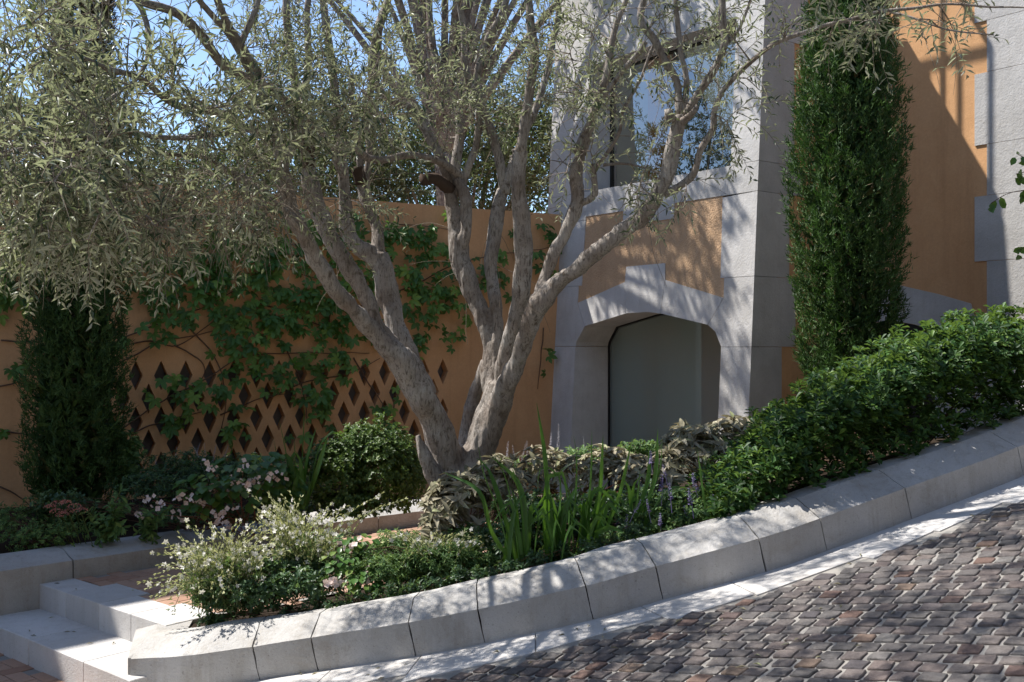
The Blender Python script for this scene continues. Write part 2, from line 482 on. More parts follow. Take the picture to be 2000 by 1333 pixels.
def mat_sett():
    m, nt, out = new_mat('porphyry_sett')
    b = nd(nt, 'ShaderNodeBsdfPrincipled')
    p = geo_pos(nt)
    r = rnd_node(nt)
    c = ramp(nt, r, [(0, (0.15, 0.14, 0.135)), (0.25, (0.20, 0.18, 0.17)), (0.5, (0.215, 0.175, 0.16)), (0.72, (0.25, 0.235, 0.22)), (0.86, (0.24, 0.19, 0.17)), (0.93, (0.10, 0.095, 0.105)), (0.97, (0.23, 0.145, 0.115)), (1.0, (0.24, 0.18, 0.135))])
    c = mixc(nt, 0.75, c, ramp(nt, noise_node(nt, p, 38, 6, 0.75), [(0.32, (0.5, 0.48, 0.46)), (0.66, (1.1, 1.1, 1.1))]), 'MULTIPLY')
    c = mixc(nt, 0.45, c, ramp(nt, noise_node(nt, p, 220, 3, 0.7), [(0.35, (0.5, 0.5, 0.5)), (0.65, (1.0, 1.0, 1.0))]), 'MULTIPLY')
    nt.links.new(c, b.inputs['Base Color'])
    b.inputs['Roughness'].default_value = 0.7
    b.inputs['Specular IOR Level'].default_value = 0.4
    nb = bump(nt, noise_node(nt, p, 75, 5, 0.75), 1.0, 0.014)
    nt.links.new(nb, b.inputs['Normal'])
    nt.links.new(b.outputs[0], out.inputs[0])
    return m
M['sett'] = mat_sett()
def mat_brick():
    m, nt, out = new_mat('terracotta_brick')
    b = nd(nt, 'ShaderNodeBsdfPrincipled')
    p = geo_pos(nt)
    c = ramp(nt, rnd_node(nt), [(0, (0.33, 0.185, 0.12)), (0.5, (0.40, 0.245, 0.165)), (1, (0.46, 0.29, 0.20))])
    c = mixc(nt, 0.3, c, ramp(nt, noise_node(nt, p, 40, 6, 0.7), [(0.3, (0.5, 0.5, 0.5)), (0.7, (1, 1, 1))]), 'MULTIPLY')
    nt.links.new(c, b.inputs['Base Color'])
    b.inputs['Roughness'].default_value = 0.85
    nt.links.new(bump(nt, noise_node(nt, p, 90, 4, 0.6), 0.3, 0.006), b.inputs['Normal'])
    nt.links.new(b.outputs[0], out.inputs[0])
    return m
M['brick'] = mat_brick()
def mat_glass():
    m, nt, out = new_mat('window_glass')
    fr = nd(nt, 'ShaderNodeFresnel'); fr.inputs[0].default_value = 1.75
    g = nd(nt, 'ShaderNodeBsdfGlossy'); g.inputs['Roughness'].default_value = 0.0; g.inputs['Color'].default_value = (0.9, 0.95, 1, 1)
    t = nd(nt, 'ShaderNodeBsdfTransparent'); t.inputs[0].default_value = (0.72, 0.78, 0.74, 1)
    mx = nd(nt, 'ShaderNodeMixShader')
    nt.links.new(math_node(nt, 'MULTIPLY', fr.outputs[0], 2.6, True), mx.inputs[0])
    nt.links.new(t.outputs[0], mx.inputs[1]); nt.links.new(g.outputs[0], mx.inputs[2])
    nt.links.new(mx.outputs[0], out.inputs[0])
    return m
M['glass'] = mat_glass()
def mat_frosted():
    m, nt, out = new_mat('dusty_glass')
    fr = nd(nt, 'ShaderNodeFresnel'); fr.inputs[0].default_value = 1.5
    g = nd(nt, 'ShaderNodeBsdfGlossy'); g.inputs['Roughness'].default_value = 0.10; g.inputs['Color'].default_value = (0.9, 0.95, 0.93, 1)
    t = nd(nt, 'ShaderNodeBsdfTransparent'); t.inputs[0].default_value = (0.6, 0.66, 0.62, 1)
    d = nd(nt, 'ShaderNodeBsdfDiffuse'); d.inputs[0].default_value = (0.50, 0.56, 0.50, 1)
    m1 = nd(nt, 'ShaderNodeMixShader'); m1.inputs[0].default_value = 0.34
    nt.links.new(t.outputs[0], m1.inputs[1]); nt.links.new(d.outputs[0], m1.inputs[2])
    mx = nd(nt, 'ShaderNodeMixShader')
    nt.links.new(math_node(nt, 'MULTIPLY', fr.outputs[0], 1.6, True), mx.inputs[0])
    nt.links.new(m1.outputs[0], mx.inputs[1]); nt.links.new(g.outputs[0], mx.inputs[2])
    nt.links.new(mx.outputs[0], out.inputs[0])
    return m
M['frosted'] = mat_frosted()
M['house'] = mat_render('grey_block_render', (0.25, 0.235, 0.215), (0.31, 0.29, 0.27))  # for the unseen block behind the viewer, grey for neutral bounce light
M['dark_block'] = mat_render('dark_block_finish', (0.07, 0.065, 0.055), (0.10, 0.09, 0.075))  # for the unseen block at right, dark to lower the fill light

# ------------------------------------------------------------------ polygons / prisms
def inset(poly, d):
    """shrink a 2D polygon by d (either winding)"""
    P2 = [np.array(p, float) for p in poly]
    n = len(P2)
    area = sum(P2[i][0] * P2[(i + 1) % n][1] - P2[(i + 1) % n][0] * P2[i][1] for i in range(n))
    sg = 1 if area > 0 else -1
    out = []
    for i in range(n):
        a, b, c = P2[i - 1], P2[i], P2[(i + 1) % n]
        e1 = (b - a) / max(np.linalg.norm(b - a), 1e-9); e2 = (c - b) / max(np.linalg.norm(c - b), 1e-9)
        n1 = np.array([-e1[1], e1[0]]) * sg; n2 = np.array([-e2[1], e2[0]]) * sg
        k = n1 + n2; k = k / max(np.dot(k, k), 0.3) * 2 * d
        out.append(b + k)
    return out

def prism(name, front, back, mat, parent, kind=None, bev=0.0):
    """front/back: matching 3D rings"""
    bm = bmesh.new()
    f = [bm.verts.new(v) for v in front]; b = [bm.verts.new(v) for v in back]
    n = len(f)
    bm.faces.new(f); bm.faces.new(b[::-1])
    for i in range(n):
        bm.faces.new((f[i], b[i], b[(i + 1) % n], f[(i + 1) % n]))
    bmesh.ops.recalc_face_normals(bm, faces=bm.faces)
    if bev:
        ed = [e for e in bm.edges if e.calc_face_angle(0) > 0.3]
        bmesh.ops.bevel(bm, geom=ed, offset=bev, segments=1, affect='EDGES')
    me = bpy.data.meshes.new(name); bm.to_mesh(me); bm.free()
    return link(name, me, mat, parent, kind)

def box(name, lo, hi, mat, parent=None, kind=None, bev=0.0):
    x0, y0, z0 = lo; x1, y1, z1 = hi
    return prism(name, [(x0, y0, z0), (x1, y0, z0), (x1, y1, z0), (x0, y1, z0)],
                 [(x0, y0, z1), (x1, y0, z1), (x1, y1, z1), (x0, y1, z1)], mat, parent, kind, bev)

# ================================================================== GROUND
BS, AS = 0.22, 0.46                      # the driveway rises to the right: z = AS + BS*x
def road_z(x): return AS + BS * x
def road_pt(px, py):
    V = (py - HY) + BS * (px - 1000)
    Y = F * (HC - AS) / V
    X = (px - 1000) / F * Y
    return np.array([X, Y, road_z(X)])

g = pyd('ground', [(-150, -60, -0.06), (150, -60, -0.06), (150, 260, -0.06), (-150, 260, -0.06)], [(0, 1, 2, 3)], M['earth'], kind='structure')
plz = pyd('plaza_bed', [(-12, -3, 0.0), (-2.05, -3, 0.0), (-2.05, 9, 0.0), (-12, 9, 0.0)], [(0, 1, 2, 3)], M['mortar'], kind='structure')

# front planter line: foot of the wall on the driveway
front_px = [(253, 1378), (380, 1360), (508, 1331), (622, 1314), (813, 1285), (948, 1260), (1159, 1214), (1296, 1175), (1497, 1120),
            (1616, 1079), (1781, 1017), (2000, 932), (2240, 822)]
foot = []
for k, (a, b) in enumerate(front_px):
    foot.append(road_pt(a, b))
foot[0] = np.array([-2.12, 5.68, 0.0])
foot = np.array(foot)
joint_idx = [0, 2, 3, 4, 5, 6, 7, 8, 9, 10, 11, 12]
fine = catmull(foot, 0.03)
fs_ = np.concatenate([[0], np.cumsum(np.linalg.norm(np.diff(fine, axis=0), axis=1))])
def at_s(s):
    return np.array([np.interp(s, fs_, fine[:, k]) for k in range(3)])
joint_s = []
for j in joint_idx:
    joint_s.append(fs_[np.argmin(np.linalg.norm(fine - foot[j], axis=1))])
S505 = joint_s[1]
def wall_frame(s):
    s = min(max(s, 0.0), fs_[-1])
    p = at_s(s); t = at_s(min(s + .05, fs_[-1])) - at_s(max(s - .05, 0)); t[2] = 0
    t = t / np.linalg.norm(t)
    inn = np.array([-t[1], t[0], 0.0])
    return p, t, inn
UPV = np.array([-BS, 0, 1.0]) / math.hypot(BS, 1)
def section(s, lift=0.0):
    """profile of the planter wall at s, outer foot first"""
    p, t, inn = wall_frame(s)
    k = min(1.0, s / S505)
    h = 0.262 * (1 - k) + 0.192 * k
    dz = 0.074 * (1 - k) + 0.092 * k
    up = UPV * k + np.array([0, 0, 1.0]) * (1 - k)
    return [p - up * 0.16, p + up * h, p + inn * 0.17 + up * (h + dz), p + inn * 0.285 + up * (h + dz + 0.004), p + inn * 0.285 - up * 0.16]
def wall_top(s):
    return section(s)[3]

pw = empty('planter_wall', foot[0], 'low curved pale limestone kerb wall with chamfered top edging the cobbled driveway', 'wall')
for bi in range(len(joint_s) - 1):
    a, b = joint_s[bi], joint_s[bi + 1]
    nseg = max(6, int((b - a) / 0.05))
    ss = np.linspace(a, b, nseg + 1)
    bm = bmesh.new(); rings = []
    for k, s in enumerate(ss):
        sec = section(s)
        # subdivide the section so that the worn edges can wander
        pts = []
        for q in range(4):
            A, B = np.array(sec[q]), np.array(sec[q + 1])
            m = [6, 5, 3, 2][q]
            for w in range(m): pts.append(A + (B - A) * w / m)
        pts.append(np.array(sec[4]))
        ring = []
        for w, v in enumerate(pts):
            v = v.copy()
            p, t, inn = wall_frame(s)
            if k == 0: v += t * (0.0035 + 0.005 * (noise.noise(Vector(v * 31)) ))
            if k == nseg: v -= t * (0.0035 + 0.005 * (noise.noise(Vector(v * 29 + 7)) ))
            nz = noise.noise(Vector(v * 4.0)) * 0.004 + noise.noise(Vector(v * 17)) * 0.0016
            v += (UPV - inn) * nz
            ring.append(bm.verts.new(v))
        rings.append(ring)
    for k in range(nseg):
        for w in range(len(rings[0]) - 1):
            bm.faces.new((rings[k][w], rings[k + 1][w], rings[k + 1][w + 1], rings[k][w + 1]))
    bm.faces.new(rings[0]); bm.faces.new(rings[-1][::-1])
    bmesh.ops.recalc_face_normals(bm, faces=bm.faces)
    for f in bm.faces: f.smooth = True
    for e in bm.edges:
        if e.calc_face_angle(0) > 0.38: e.smooth = False
    me = bpy.data.meshes.new('stone_block'); bm.to_mesh(me); bm.free()
    link('stone_block', me, M['kerb'], pw)
# mortar core behind the joints
cm = Mesh()
ss = np.linspace(0.02, fs_[-1] - 0.02, 90)
ring = []
for s in ss:
    p, t, inn = wall_frame(s); sec = section(s)
    ring.append([sec[0] + inn * .012, sec[1] + inn * .012 - UPV * .01, sec[2] - UPV * .015, sec[3] - UPV * .015 - inn * .012, sec[4] - inn * .012])
ring = np.array(ring).reshape(-1, 3)
i = np.arange(len(ss) - 1)[:, None]; j = np.arange(4)[None]
cm.add(ring, np.stack([i * 5 + j, (i + 1) * 5 + j, (i + 1) * 5 + j + 1, i * 5 + j + 1], -1).reshape(-1, 4))
cm.build('mortar_core', M['dark'], pw, False)

# tip return: short chamfered end stone where the steps meet the planter
tipA = foot[0]
pr_tip0 = [(-2.12, 5.68), (-2.29, 6.28), (-2.06, 6.10), (-1.92, 5.95)]
def tip_block():
    z1, z2 = 0.262, 0.336
    fr = [(-2.135, 5.69, -0.1), (-2.34, 6.33, -0.1), (-1.95, 6.30, -0.1), (-1.9, 5.72, -0.1)]
    bm = bmesh.new()
    lo = [bm.verts.new(v) for v in fr]
    mid = [bm.verts.new((v[0], v[1], z1)) for v in fr]
    top = [bm.verts.new(v) for v in [(-2.03, 5.86, z2), (-2.12, 6.11, z2), (-1.95, 6.30, z2), (-1.88, 5.86, z2)]]
    mid[1].co = (-2.30, 6.26, 0.262)
    for a, b in ((lo, mid), (mid, top)):
        for i in range(4): bm.faces.new((a[i], a[(i + 1) % 4], b[(i + 1) % 4], b[i]))
    bm.faces.new(top); bm.faces.new(lo[::-1])
    bmesh.ops.recalc_face_normals(bm, faces=bm.faces)
    me = bpy.data.meshes.new('stone_block'); bm.to_mesh(me); bm.free()
    link('stone_block', me, M['kerb'], pw)
tip_block()

# driveway sheet
V = [(-2.0, -2, road_z(-2.0)), (9, -2, road_z(9)), (9, 12, road_z(9)), (-2.0, 12, road_z(-2.0))]
outl = [at_s(s) for s in np.linspace(0.0, fs_[-1], 60)]
bm = bmesh.new()
ring = [Vector((p[0] + 0.0, p[1] + 0.05, road_z(p[0]))) for p in outl]
ringb = [Vector((p[0], -1.5, road_z(p[0]))) for p in outl]
va = [bm.verts.new(v) for v in ring]; vb = [bm.verts.new(v) for v in ringb]
for i in range(len(va) - 1): bm.faces.new((vb[i], vb[i + 1], va[i + 1], va[i]))
me = bpy.data.meshes.new('driveway'); bm.to_mesh(me); bm.free()
drive = link('driveway', me, M['mortar'], None, 'structure')

# light border stones between wall and setts
bd = empty('kerb_border', foot[2], 'strip of flat pale paving stones laid between the kerb wall and the cobbles', 'paving')
bs = [0.02]
while bs[-1] < fs_[-1] - 0.4: bs.append(bs[-1] + random.uniform(0.5, 0.72))
border_out = []
Nrm = np.array([-BS, 0, 1.0]) / math.hypot(BS, 1)
for k in range(len(bs) - 1):
    w = 0.30 + (0.05 if k % 2 else 0.0) + random.uniform(-.015, .015)
    a, b = bs[k] + .003, bs[k + 1] - .003
    pa, ta, ia = wall_frame(a); pb, tb, ib = wall_frame(b)
    # outer edge straight between its corners
    ring = [pa + ia * .03, pb + ib * .03, pb - ib * (w - .03), pa - ia * (w + .03)]
    ring = [np.array([v[0], v[1], road_z(v[0])]) for v in ring]
    border_out.append((a, b, w))
    prism('border_stone', [v + Nrm * 0.008 for v in ring], [v - Nrm * 0.03 for v in ring], M['tread'], bd, bev=0.002)

# setts
E1 = np.array([0.735, -0.678]); E2 = np.array([0.678, 0.735])
def sett_mesh(seed):
    rr = random.Random(seed)
    bm = bmesh.new()
    # a hewn square: three points along each side and a knocked-off corner
    out = []
    for c in range(4):
        a = c * math.pi / 2
        for (x, y) in ((0.5, -0.455), (0.5 + rr.uniform(-.03, .03), 0.0), (0.5, 0.455)):
            x += rr.uniform(-.035, .035); y += rr.uniform(-.04, .04)
            out.append((x * math.cos(a) - y * math.sin(a), x * math.sin(a) + y * math.cos(a)))
    n = len(out); base = []; mid = []; top = []
    for x, y in out:
        base.append(bm.verts.new((x, y, -0.3)))
        mid.append(bm.verts.new((x * 0.99, y * 0.99, 0.06 + rr.uniform(-.02, .015))))
        k = rr.uniform(.91, .96)
        top.append(bm.verts.new((x * k, y * k, 0.10 + rr.uniform(-.02, .015))))
    c = bm.verts.new((rr.uniform(-.2, .2), rr.uniform(-.2, .2), 0.108))
    for k in range(n):
        l = (k + 1) % n
        bm.faces.new((base[k], base[l], mid[l], mid[k])); bm.faces.new((mid[k], mid[l], top[l], top[k])); bm.faces.new((top[k], top[l], c))
    for e in bm.edges:
        e.smooth = not ((e.verts[0] in mid and e.verts[1] in mid) or (e.verts[0] in top and e.verts[1] in top))
    for f in bm.faces: f.smooth = True
    me = bpy.data.meshes.new('sett'); bm.to_mesh(me); bm.free()
    me.materials.append(M['sett'])
    return me
SM = [sett_mesh(s) for s in range(14)]
tx = np.array([1, 0, BS]) / math.hypot(1, BS)
cands = []
row_off = [random.uniform(0, 1) for _ in range(97)]
pitch = 0.098
fx, fy = fine[:, 0], fine[:, 1]
for i in range(-70, 80):
    for j in range(-70, 80):
        o = row_off[j % 97]
        q = E1 * (i + o + random.uniform(-.05, .05)) * pitch + E2 * ((j + random.uniform(-.03, .03)) * pitch * 0.97 + .06 * math.sin(i * .11))
        x, y = q[0] + 1.0, q[1] + 4.5
        if y < 2.6 or x < -2.1 or x > 4.3: continue
        d = np.hypot(fx - x, fy - y); kk = d.argmin()
        yf = fy[kk] - 0
        s = fs_[kk]
        w = 0.33
        for a, b, ww in border_out:
            if a - .01 <= s <= b + .01: w = ww
        if y > np.interp(x, fx, fy): continue
        if d[kk] < w + 0.045: continue
        z = road_z(x)
        px = 1000 + F * x / y; py = HY + F * (HC - z) / y
        if px < -60 or px > 2120 or py > 1420: continue
        cands.append((x, y, z, px, py))
cands.sort(key=lambda c: c[1] + (0 if (-10 < c[3] < 2010 and c[4] < 1340) else 50))
Nz = Vector(Nrm); B1 = Vector((E1[0], E1[1], BS * E1[0])).normalized(); B2 = Nz.cross(B1)
rest = Mesh()
for k, (x, y, z, px, py) in enumerate(cands):
    me = random.choice(SM)
    ang = random.uniform(-.07, .07) + random.choice((0, math.pi / 2, math.pi))
    a1 = B1 * math.cos(ang) + B2 * math.sin(ang); a2 = Nz.cross(a1)
    tilt = Vector((random.uniform(-.04, .04), random.uniform(-.04, .04), 1))
    sx, sy = 0.086 * random.uniform(.88, 1.06), 0.082 * random.uniform(.93, 1.06)
    Mx = Matrix.Identity(4)
    n3 = (Nz + a1 * tilt.x + a2 * tilt.y).normalized()
    for r in range(3):
        Mx[r][0] = a1[r] * sx; Mx[r][1] = a2[r] * sy; Mx[r][2] = n3[r] * 0.085; Mx[r][3] = (x, y, z)[r]
    Mx[2][3] += random.uniform(-.002, .002)
    if k < 300:
        o = bpy.data.objects.new('sett', me); col.objects.link(o); o.parent = drive; o.matrix_basis = Mx
    else:
        co = np.array([Mx @ v.co for v in me.vertices])
        qs = np.array([p.vertices[:] for p in me.polygons if len(p.vertices) == 4]); ts = np.array([p.vertices[:] for p in me.polygons if len(p.vertices) == 3])
        rest.add(co, [qs, ts])
rest.build('setts', M['sett'], drive, True, 'stuff')

# ------------------------------------------------------------------ steps, path, left planter wall
LW0 = np.array([-3.12, 7.28]); LWd = unit(np.array([[0.71, 0.70]]))[0]
LWn = np.array([-LWd[1], LWd[0]])         # into the left planter
def left_line(s):
    """foot of the left planter wall, bending slightly away to the right at its far end"""
    b = max(0.0, s - 2.2)
    return LW0 + LWd * s + np.array([0.07, -0.02]) * b * b - LWn * 0
lw = empty('garden_wall', (LW0[0], LW0[1], 0.34), 'low pale limestone planter wall running beside the brick path in shade', 'wall')
lj = [-2.6, -1.7, -0.85, 0.0, 0.91, 1.80, 2.68, 3.5]
for k in range(len(lj) - 1):
    a, b = lj[k], lj[k + 1]
    zb = -0.1
    n = 10; bm = bmesh.new(); rings = []
    for q in range(n + 1):
        s = a + (b - a) * q / n
        c = left_line(s); nn = np.append(LWn, 0); tt = np.append(LWd, 0)
        c3 = np.array([c[0], c[1], 0])
        Z = np.array([0, 0, 1.0])
        sec = [c3 + Z * zb, c3 + Z * .2, c3 + Z * .335, c3 + Z * 0.47, c3 + nn * .08 + Z * .495, c3 + nn * .17 + Z * .525, c3 + nn * .30 + Z * .53, c3 + nn * .30 + Z * zb]
        ring = []
        for w, v in enumerate(sec):
            v = v.copy()
            if q == 0: v += tt * (0.004 + .005 * noise.noise(Vector(v * 31)))
            if q == n: v -= tt * (0.004 + .005 * noise.noise(Vector(v * 27)))
            v += (Z - nn) * noise.noise(Vector(v * 4)) * 0.004
            ring.append(bm.verts.new(v))
        rings.append(ring)
    for q in range(n):
        for w in range(len(rings[0]) - 1):
            bm.faces.new((rings[q][w], rings[q + 1][w], rings[q + 1][w + 1], rings[q][w + 1]))
    bm.faces.new(rings[0]); bm.faces.new(rings[-1][::-1])
    bmesh.ops.recalc_face_normals(bm, faces=bm.faces)
    for f in bm.faces: f.smooth = True
    for e in bm.edges:
        if e.calc_face_angle(0) > 0.38: e.smooth = False
    me = bpy.data.meshes.new('stone_block'); bm.to_mesh(me); bm.free()
    link('stone_block', me, M['kerb'], lw)

SD = np.array([0.76, -0.65]); SD = SD / np.linalg.norm(SD); SN = np.array([0.65, 0.76]) / math.hypot(.65, .76)
U0 = np.array([-3.31, 7.14]); L0 = np.array([-3.33, 6.65])
def pt(o, a, b, z): q = o + SD * a + SN * b; return (q[0], q[1], z)
st = empty('garden_steps', pt(L0, .6, 0, 0), 'two broad pale stone steps climbing from the brick plaza to the path', 'steps')
cuts = [-1.5, -0.35, 0.42, 1.12, 2.1]
for k in range(4):
    a, b = cuts[k] + .0015, cuts[k + 1] - .0015
    if k == 3: b = 1.64
    ring = [pt(L0, a, 0, .17), pt(L0, b, 0, .17), pt(L0, b, .60, .17), pt(L0, a, .60, .17)]
    prism('step_stone', ring, [(v[0], v[1], -.05) for v in ring], M['tread'], st, bev=.004)
cuts = [-0.05, 0.42, 0.86, 1.26, 1.66]
dep = [0.24, 0.36, 0.27, 0.36]
for k in range(4):
    a, b = cuts[k] + .0015, cuts[k + 1] - .0015
    d = dep[k]
    ring = [pt(U0, a, 0, .342), pt(U0, b, 0, .342), pt(U0, b, d, .342), pt(U0, a, d, .342)]
    prism('step_stone', ring, [(v[0], v[1], 0.1) for v in ring], M['tread'], st, bev=.004)

# brick path
path_poly = [(-3.25, 7.20), (-2.12, 6.15), (-1.5, 6.55), (-0.35, 7.75), (0.3, 8.6), (1.2, 9.6), (0.4, 11.0), (-0.55, 10.0), (-1.3, 9.15)]
path = pyd('path', [(x, y, .334) for x, y in path_poly], [tuple(range(len(path_poly)))], M['mortar'], kind='structure')
def inside(p, poly):
    c = False; n = len(poly)
    for i in range(n):
        x0, y0 = poly[i]; x1, y1 = poly[(i + 1) % n]
        if (y0 > p[1]) != (y1 > p[1]) and p[0] < (x1 - x0) * (p[1] - y0) / (y1 - y0) + x0: c = not c
    return c
def brick_mesh():
    bm = bmesh.new(); bmesh.ops.create_cube(bm, size=1.0)
    bmesh.ops.bevel(bm, geom=[e for e in bm.edges if e.verts[0].co.z > 0 or e.verts[1].co.z > 0], offset=0.03, segments=1, affect='EDGES')
    me = bpy.data.meshes.new('brick'); bm.to_mesh(me); bm.free(); me.materials.append(M['brick']); return me
BM = brick_mesh()
def herring(parent, org, ax, ay, w, ok, zt, maxn=300):
    """herringbone of 2:1 bricks"""
    spots = []
    for i in range(-60, 60):
        for j in range(-60, 60):
            # unit cell: horizontal brick at (i,j) stepping diagonally
            if (i - j) % 4 == 0: spots.append(((i + 1.0) * w, (j + .5) * w, 0))
            if (i - j) % 4 == 3: spots.append(((i + .5) * w, (j + 1.0) * w, 1)) if False else None
    for i in range(-60, 60):
        for j in range(-60, 60):
            if (i - j) % 4 == 2: spots.append(((i + .5) * w, (j + 0.0) * w, 1)) 
    out = []
    for a, b, v in spots:
        q = org + ax * a + ay * b
        if not ok(q): continue
        out.append((q, v))
    out.sort(key=lambda t: t[0][1])
    for k, (q, v) in enumerate(out[:maxn]):
        d = ax if v == 0 else ay
        o = bpy.data.objects.new('brick', BM); col.objects.link(o); o.parent = parent
        o.location = (q[0], q[1], zt - .03 + random.uniform(-.001, .001)); o.rotation_euler = (0, 0, math.atan2(d[1], d[0]) + random.uniform(-.01, .01))
        o.scale = (2 * w - .006, w - .006, .06)
def okp(q):
    if not inside(q, path_poly): return False
    r = (q - U0); b = r @ SN; a = r @ SD
    if b < 0.40 and a < 1.7: 
        k = int(np.searchsorted([0.42, 0.86, 1.26], a)); 
        if b < dep[k] - .02: return False
    f = (q - LW0) @ LWn
    return f < -0.04
herring(path, np.array([-2.5, 7.2]), SD, SN, 0.105, okp, .341, 300)
def okq(q):
    r = (q - L0); b = r @ SN
    if b > 0.0: return False
    px = 1000 + F * q[0] / q[1]; py = HY + F * HC / q[1]
    return px > -60 and px < 330 and py < 1420 and q[0] < -2.0
herring(plz, np.array([-2.9, 5.9]), SD, SN, 0.105, okq, 0.006, 120)

# planter soils
def grid_sheet(name, A, B, n2, zf, mat, parent=None, kind='structure'):
    A = np.asarray(A); B = np.asarray(B); n = len(A)
    t = np.linspace(0, 1, n2)
    V = []
    for i in range(n):
        for k in range(n2):
            p = A[i] * (1 - t[k]) + B[i] * t[k]
            V.append((p[0], p[1], p[2] + 0.02 * noise.noise(Vector((p[0] * 6, p[1] * 6, 0)))))
    Fc = [(i * n2 + k, (i + 1) * n2 + k, (i + 1) * n2 + k + 1, i * n2 + k + 1) for i in range(n - 1) for k in range(n2 - 1)]
    return pyd(name, V, Fc, mat, parent, True, kind)
ss = np.linspace(0.25, fs_[-1] - .02, 40)
A = [wall_top(s) + np.array([0, -.03, -.025]) for s in ss]
backline = [(-2.02, 6.16), (-1.5, 6.62), (-0.35, 7.85), (0.5, 9.0), (1.5, 9.8), (2.5, 9.9), (3.2, 10.2), (4.4, 9.6), (5.6, 8.6)]
bl = np.array([(x, y, 0.0) for x, y in backline]); blf = catmull(bl, .1)
q = np.linspace(0, 1, len(ss)); bi = np.linspace(0, 1, len(blf))
B = np.stack([np.interp(q, bi, blf[:, k]) for k in range(3)], 1)
B[:, 2] = 0.31 + 0.17 * np.maximum(0, B[:, 0] + .6)
grid_sheet('soil', A, B, 14, None, M['soil'])
SOIL_A, SOIL_B = np.array(A), B
def soil_z(x, y):
    d = 1e9; z = 0
    for k in range(len(SOIL_A)):
        a, b = SOIL_A[k], SOIL_B[k]
        ab = b[:2] - a[:2]; t = np.clip(((np.array([x, y]) - a[:2]) @ ab) / (ab @ ab), 0, 1)
        c = a + (b - a) * t; e = np.hypot(c[0] - x, c[1] - y)
        if e < d: d, z = e, c[2]
    return z
ssl = np.linspace(-2.6, 3.5, 30)
A2 = [np.append(left_line(s) + LWn * .27, .49) for s in ssl]
B2_ = [np.append(left_line(s) + LWn * 3.2, .50) for s in ssl]
grid_sheet('bed_soil', A2, B2_, 8, None, M['soil'])

# ================================================================== TOWER
I2 = Vector((0.8, 0.6, 0.0)); EL = Vector((-0.6, 0.8, 0.0)); BAT = 0.06
T0 = Vector((2.34, 10.0, 2.0))
TN = Vector((-0.8, -0.6, BAT)).normalized()
def uz(px, py):
    p = hit(px, py, T0, TN) - T0
    return (p.dot(EL), p.z + 2.0)
UL = uz(1075, 300)[0]
def tf(u, z, s=None):
    """point on the front face (s None) or at depth s behind the corner line"""
    return T0 + EL * u + I2 * (BAT * (z - 2.0) if s is None else s) + Vector((0, 0, z - 2.0))
ZT = 6.3
Z1, Z2, Z3, Z4, Z5 = 1.985, 2.68, 3.52, 3.82, 5.07
tw = empty('stone_tower', tf(1.5, 0.3), 'pale stone tower with slanting face, big upper window and arched lower window', 'building')
def blk(pts, D=0.62, name='stone_block', mat=None, gap=0.0022, s0=0.0):
    poly = [q if not (isinstance(q[0], (int, float)) and q[0] > 50) else uz(*q) for q in pts]
    poly = inset(poly, gap)
    fr = [tf(u, z) + I2 * s0 for u, z in poly]
    bk = [tf(u, z, D) for u, z in poly]
    return prism(name, fr, bk, mat or M['stone'], tw)
C = lambda z: (0.0, z)
LL = lambda z: (UL, z)
uwr = uz(1427, 317)[0]; uwl = uz(1144, 330)[0]; zws, zwt = 3.82, 5.33
W1, W2, W3, W4 = (uwr, zws), (uwr, zwt), (uwl, zwt), (uwl, zws)
uol = uz(1124, 677)[0]; uor = uz(1408, 677)[0]
zl = lambda px, py: uz(px, py)[1]
O = dict(rb=(uor, 0.25), rs=(uor, Z1), r1=uz(1397, 649), r2=uz(1382, 635), r3=uz(1290, 613), k2=uz(1262, 610), l3=uz(1222, 613), l2=uz(1142, 638), l1=uz(1126, 668), ls=(uol, zl(1124, 677)), lb=(uol, 0.25))
# right pier, shoulder, jambs (quoins run deep along the side)
blk([C(.25), C(Z1), O['rs'], O['rb']], 0.46)
pz = uz(1414, 542)
blk([C(Z1), C(Z2), (pz[0], Z2), uz(1413, 582), O['r2'], O['r1'], O['rs']], 0.678)
blk([C(Z2), C(Z3), uz(1411, 386), (uz(1407, 542)[0], Z2)], 0.58)
sR = uz(1411, 386)[0]; s31 = uz(1317, 399)[0]; s21 = uz(1217, 416)[0]; sL = uz(1144, 428)[0]
zsm = uz(1217, 441)[1]
blk([C(Z3), C(Z4), (uwr, Z4), (s31 - .0, Z4), (s31, Z3), (sR, Z3)], 0.786)
blk([(s31, Z4), (s21, Z4), (s21, zsm), (s31, zsm)])
blk([(s21, Z4), LL(Z4), LL(Z3 - .04), (sL, Z3 - .04), (sL, Z3), (s21, Z3)])
blk([C(Z4), C(Z5), (uwr, Z5), (uwr, Z4)], 0.662)
blk([C(Z5), C(ZT), (uwr + .15, ZT), (uwr + .15, zwt), (uwr, zwt), (uwr, Z5)], 0.877)
um = (uwr + uwl) / 2
blk([(uwr + .15, zwt), (uwr + .15, ZT), (um + .2, ZT), (um + .2, zwt)])
blk([(um + .2, zwt), (um + .2, ZT), (uwl, ZT), (uwl, zwt)])
zj = zl(1080, 222)
blk([(uwl, Z4), (uwl, zj), LL(zj), LL(Z4)]); blk([(uwl, zj), (uwl, ZT), LL(ZT), LL(zj)])
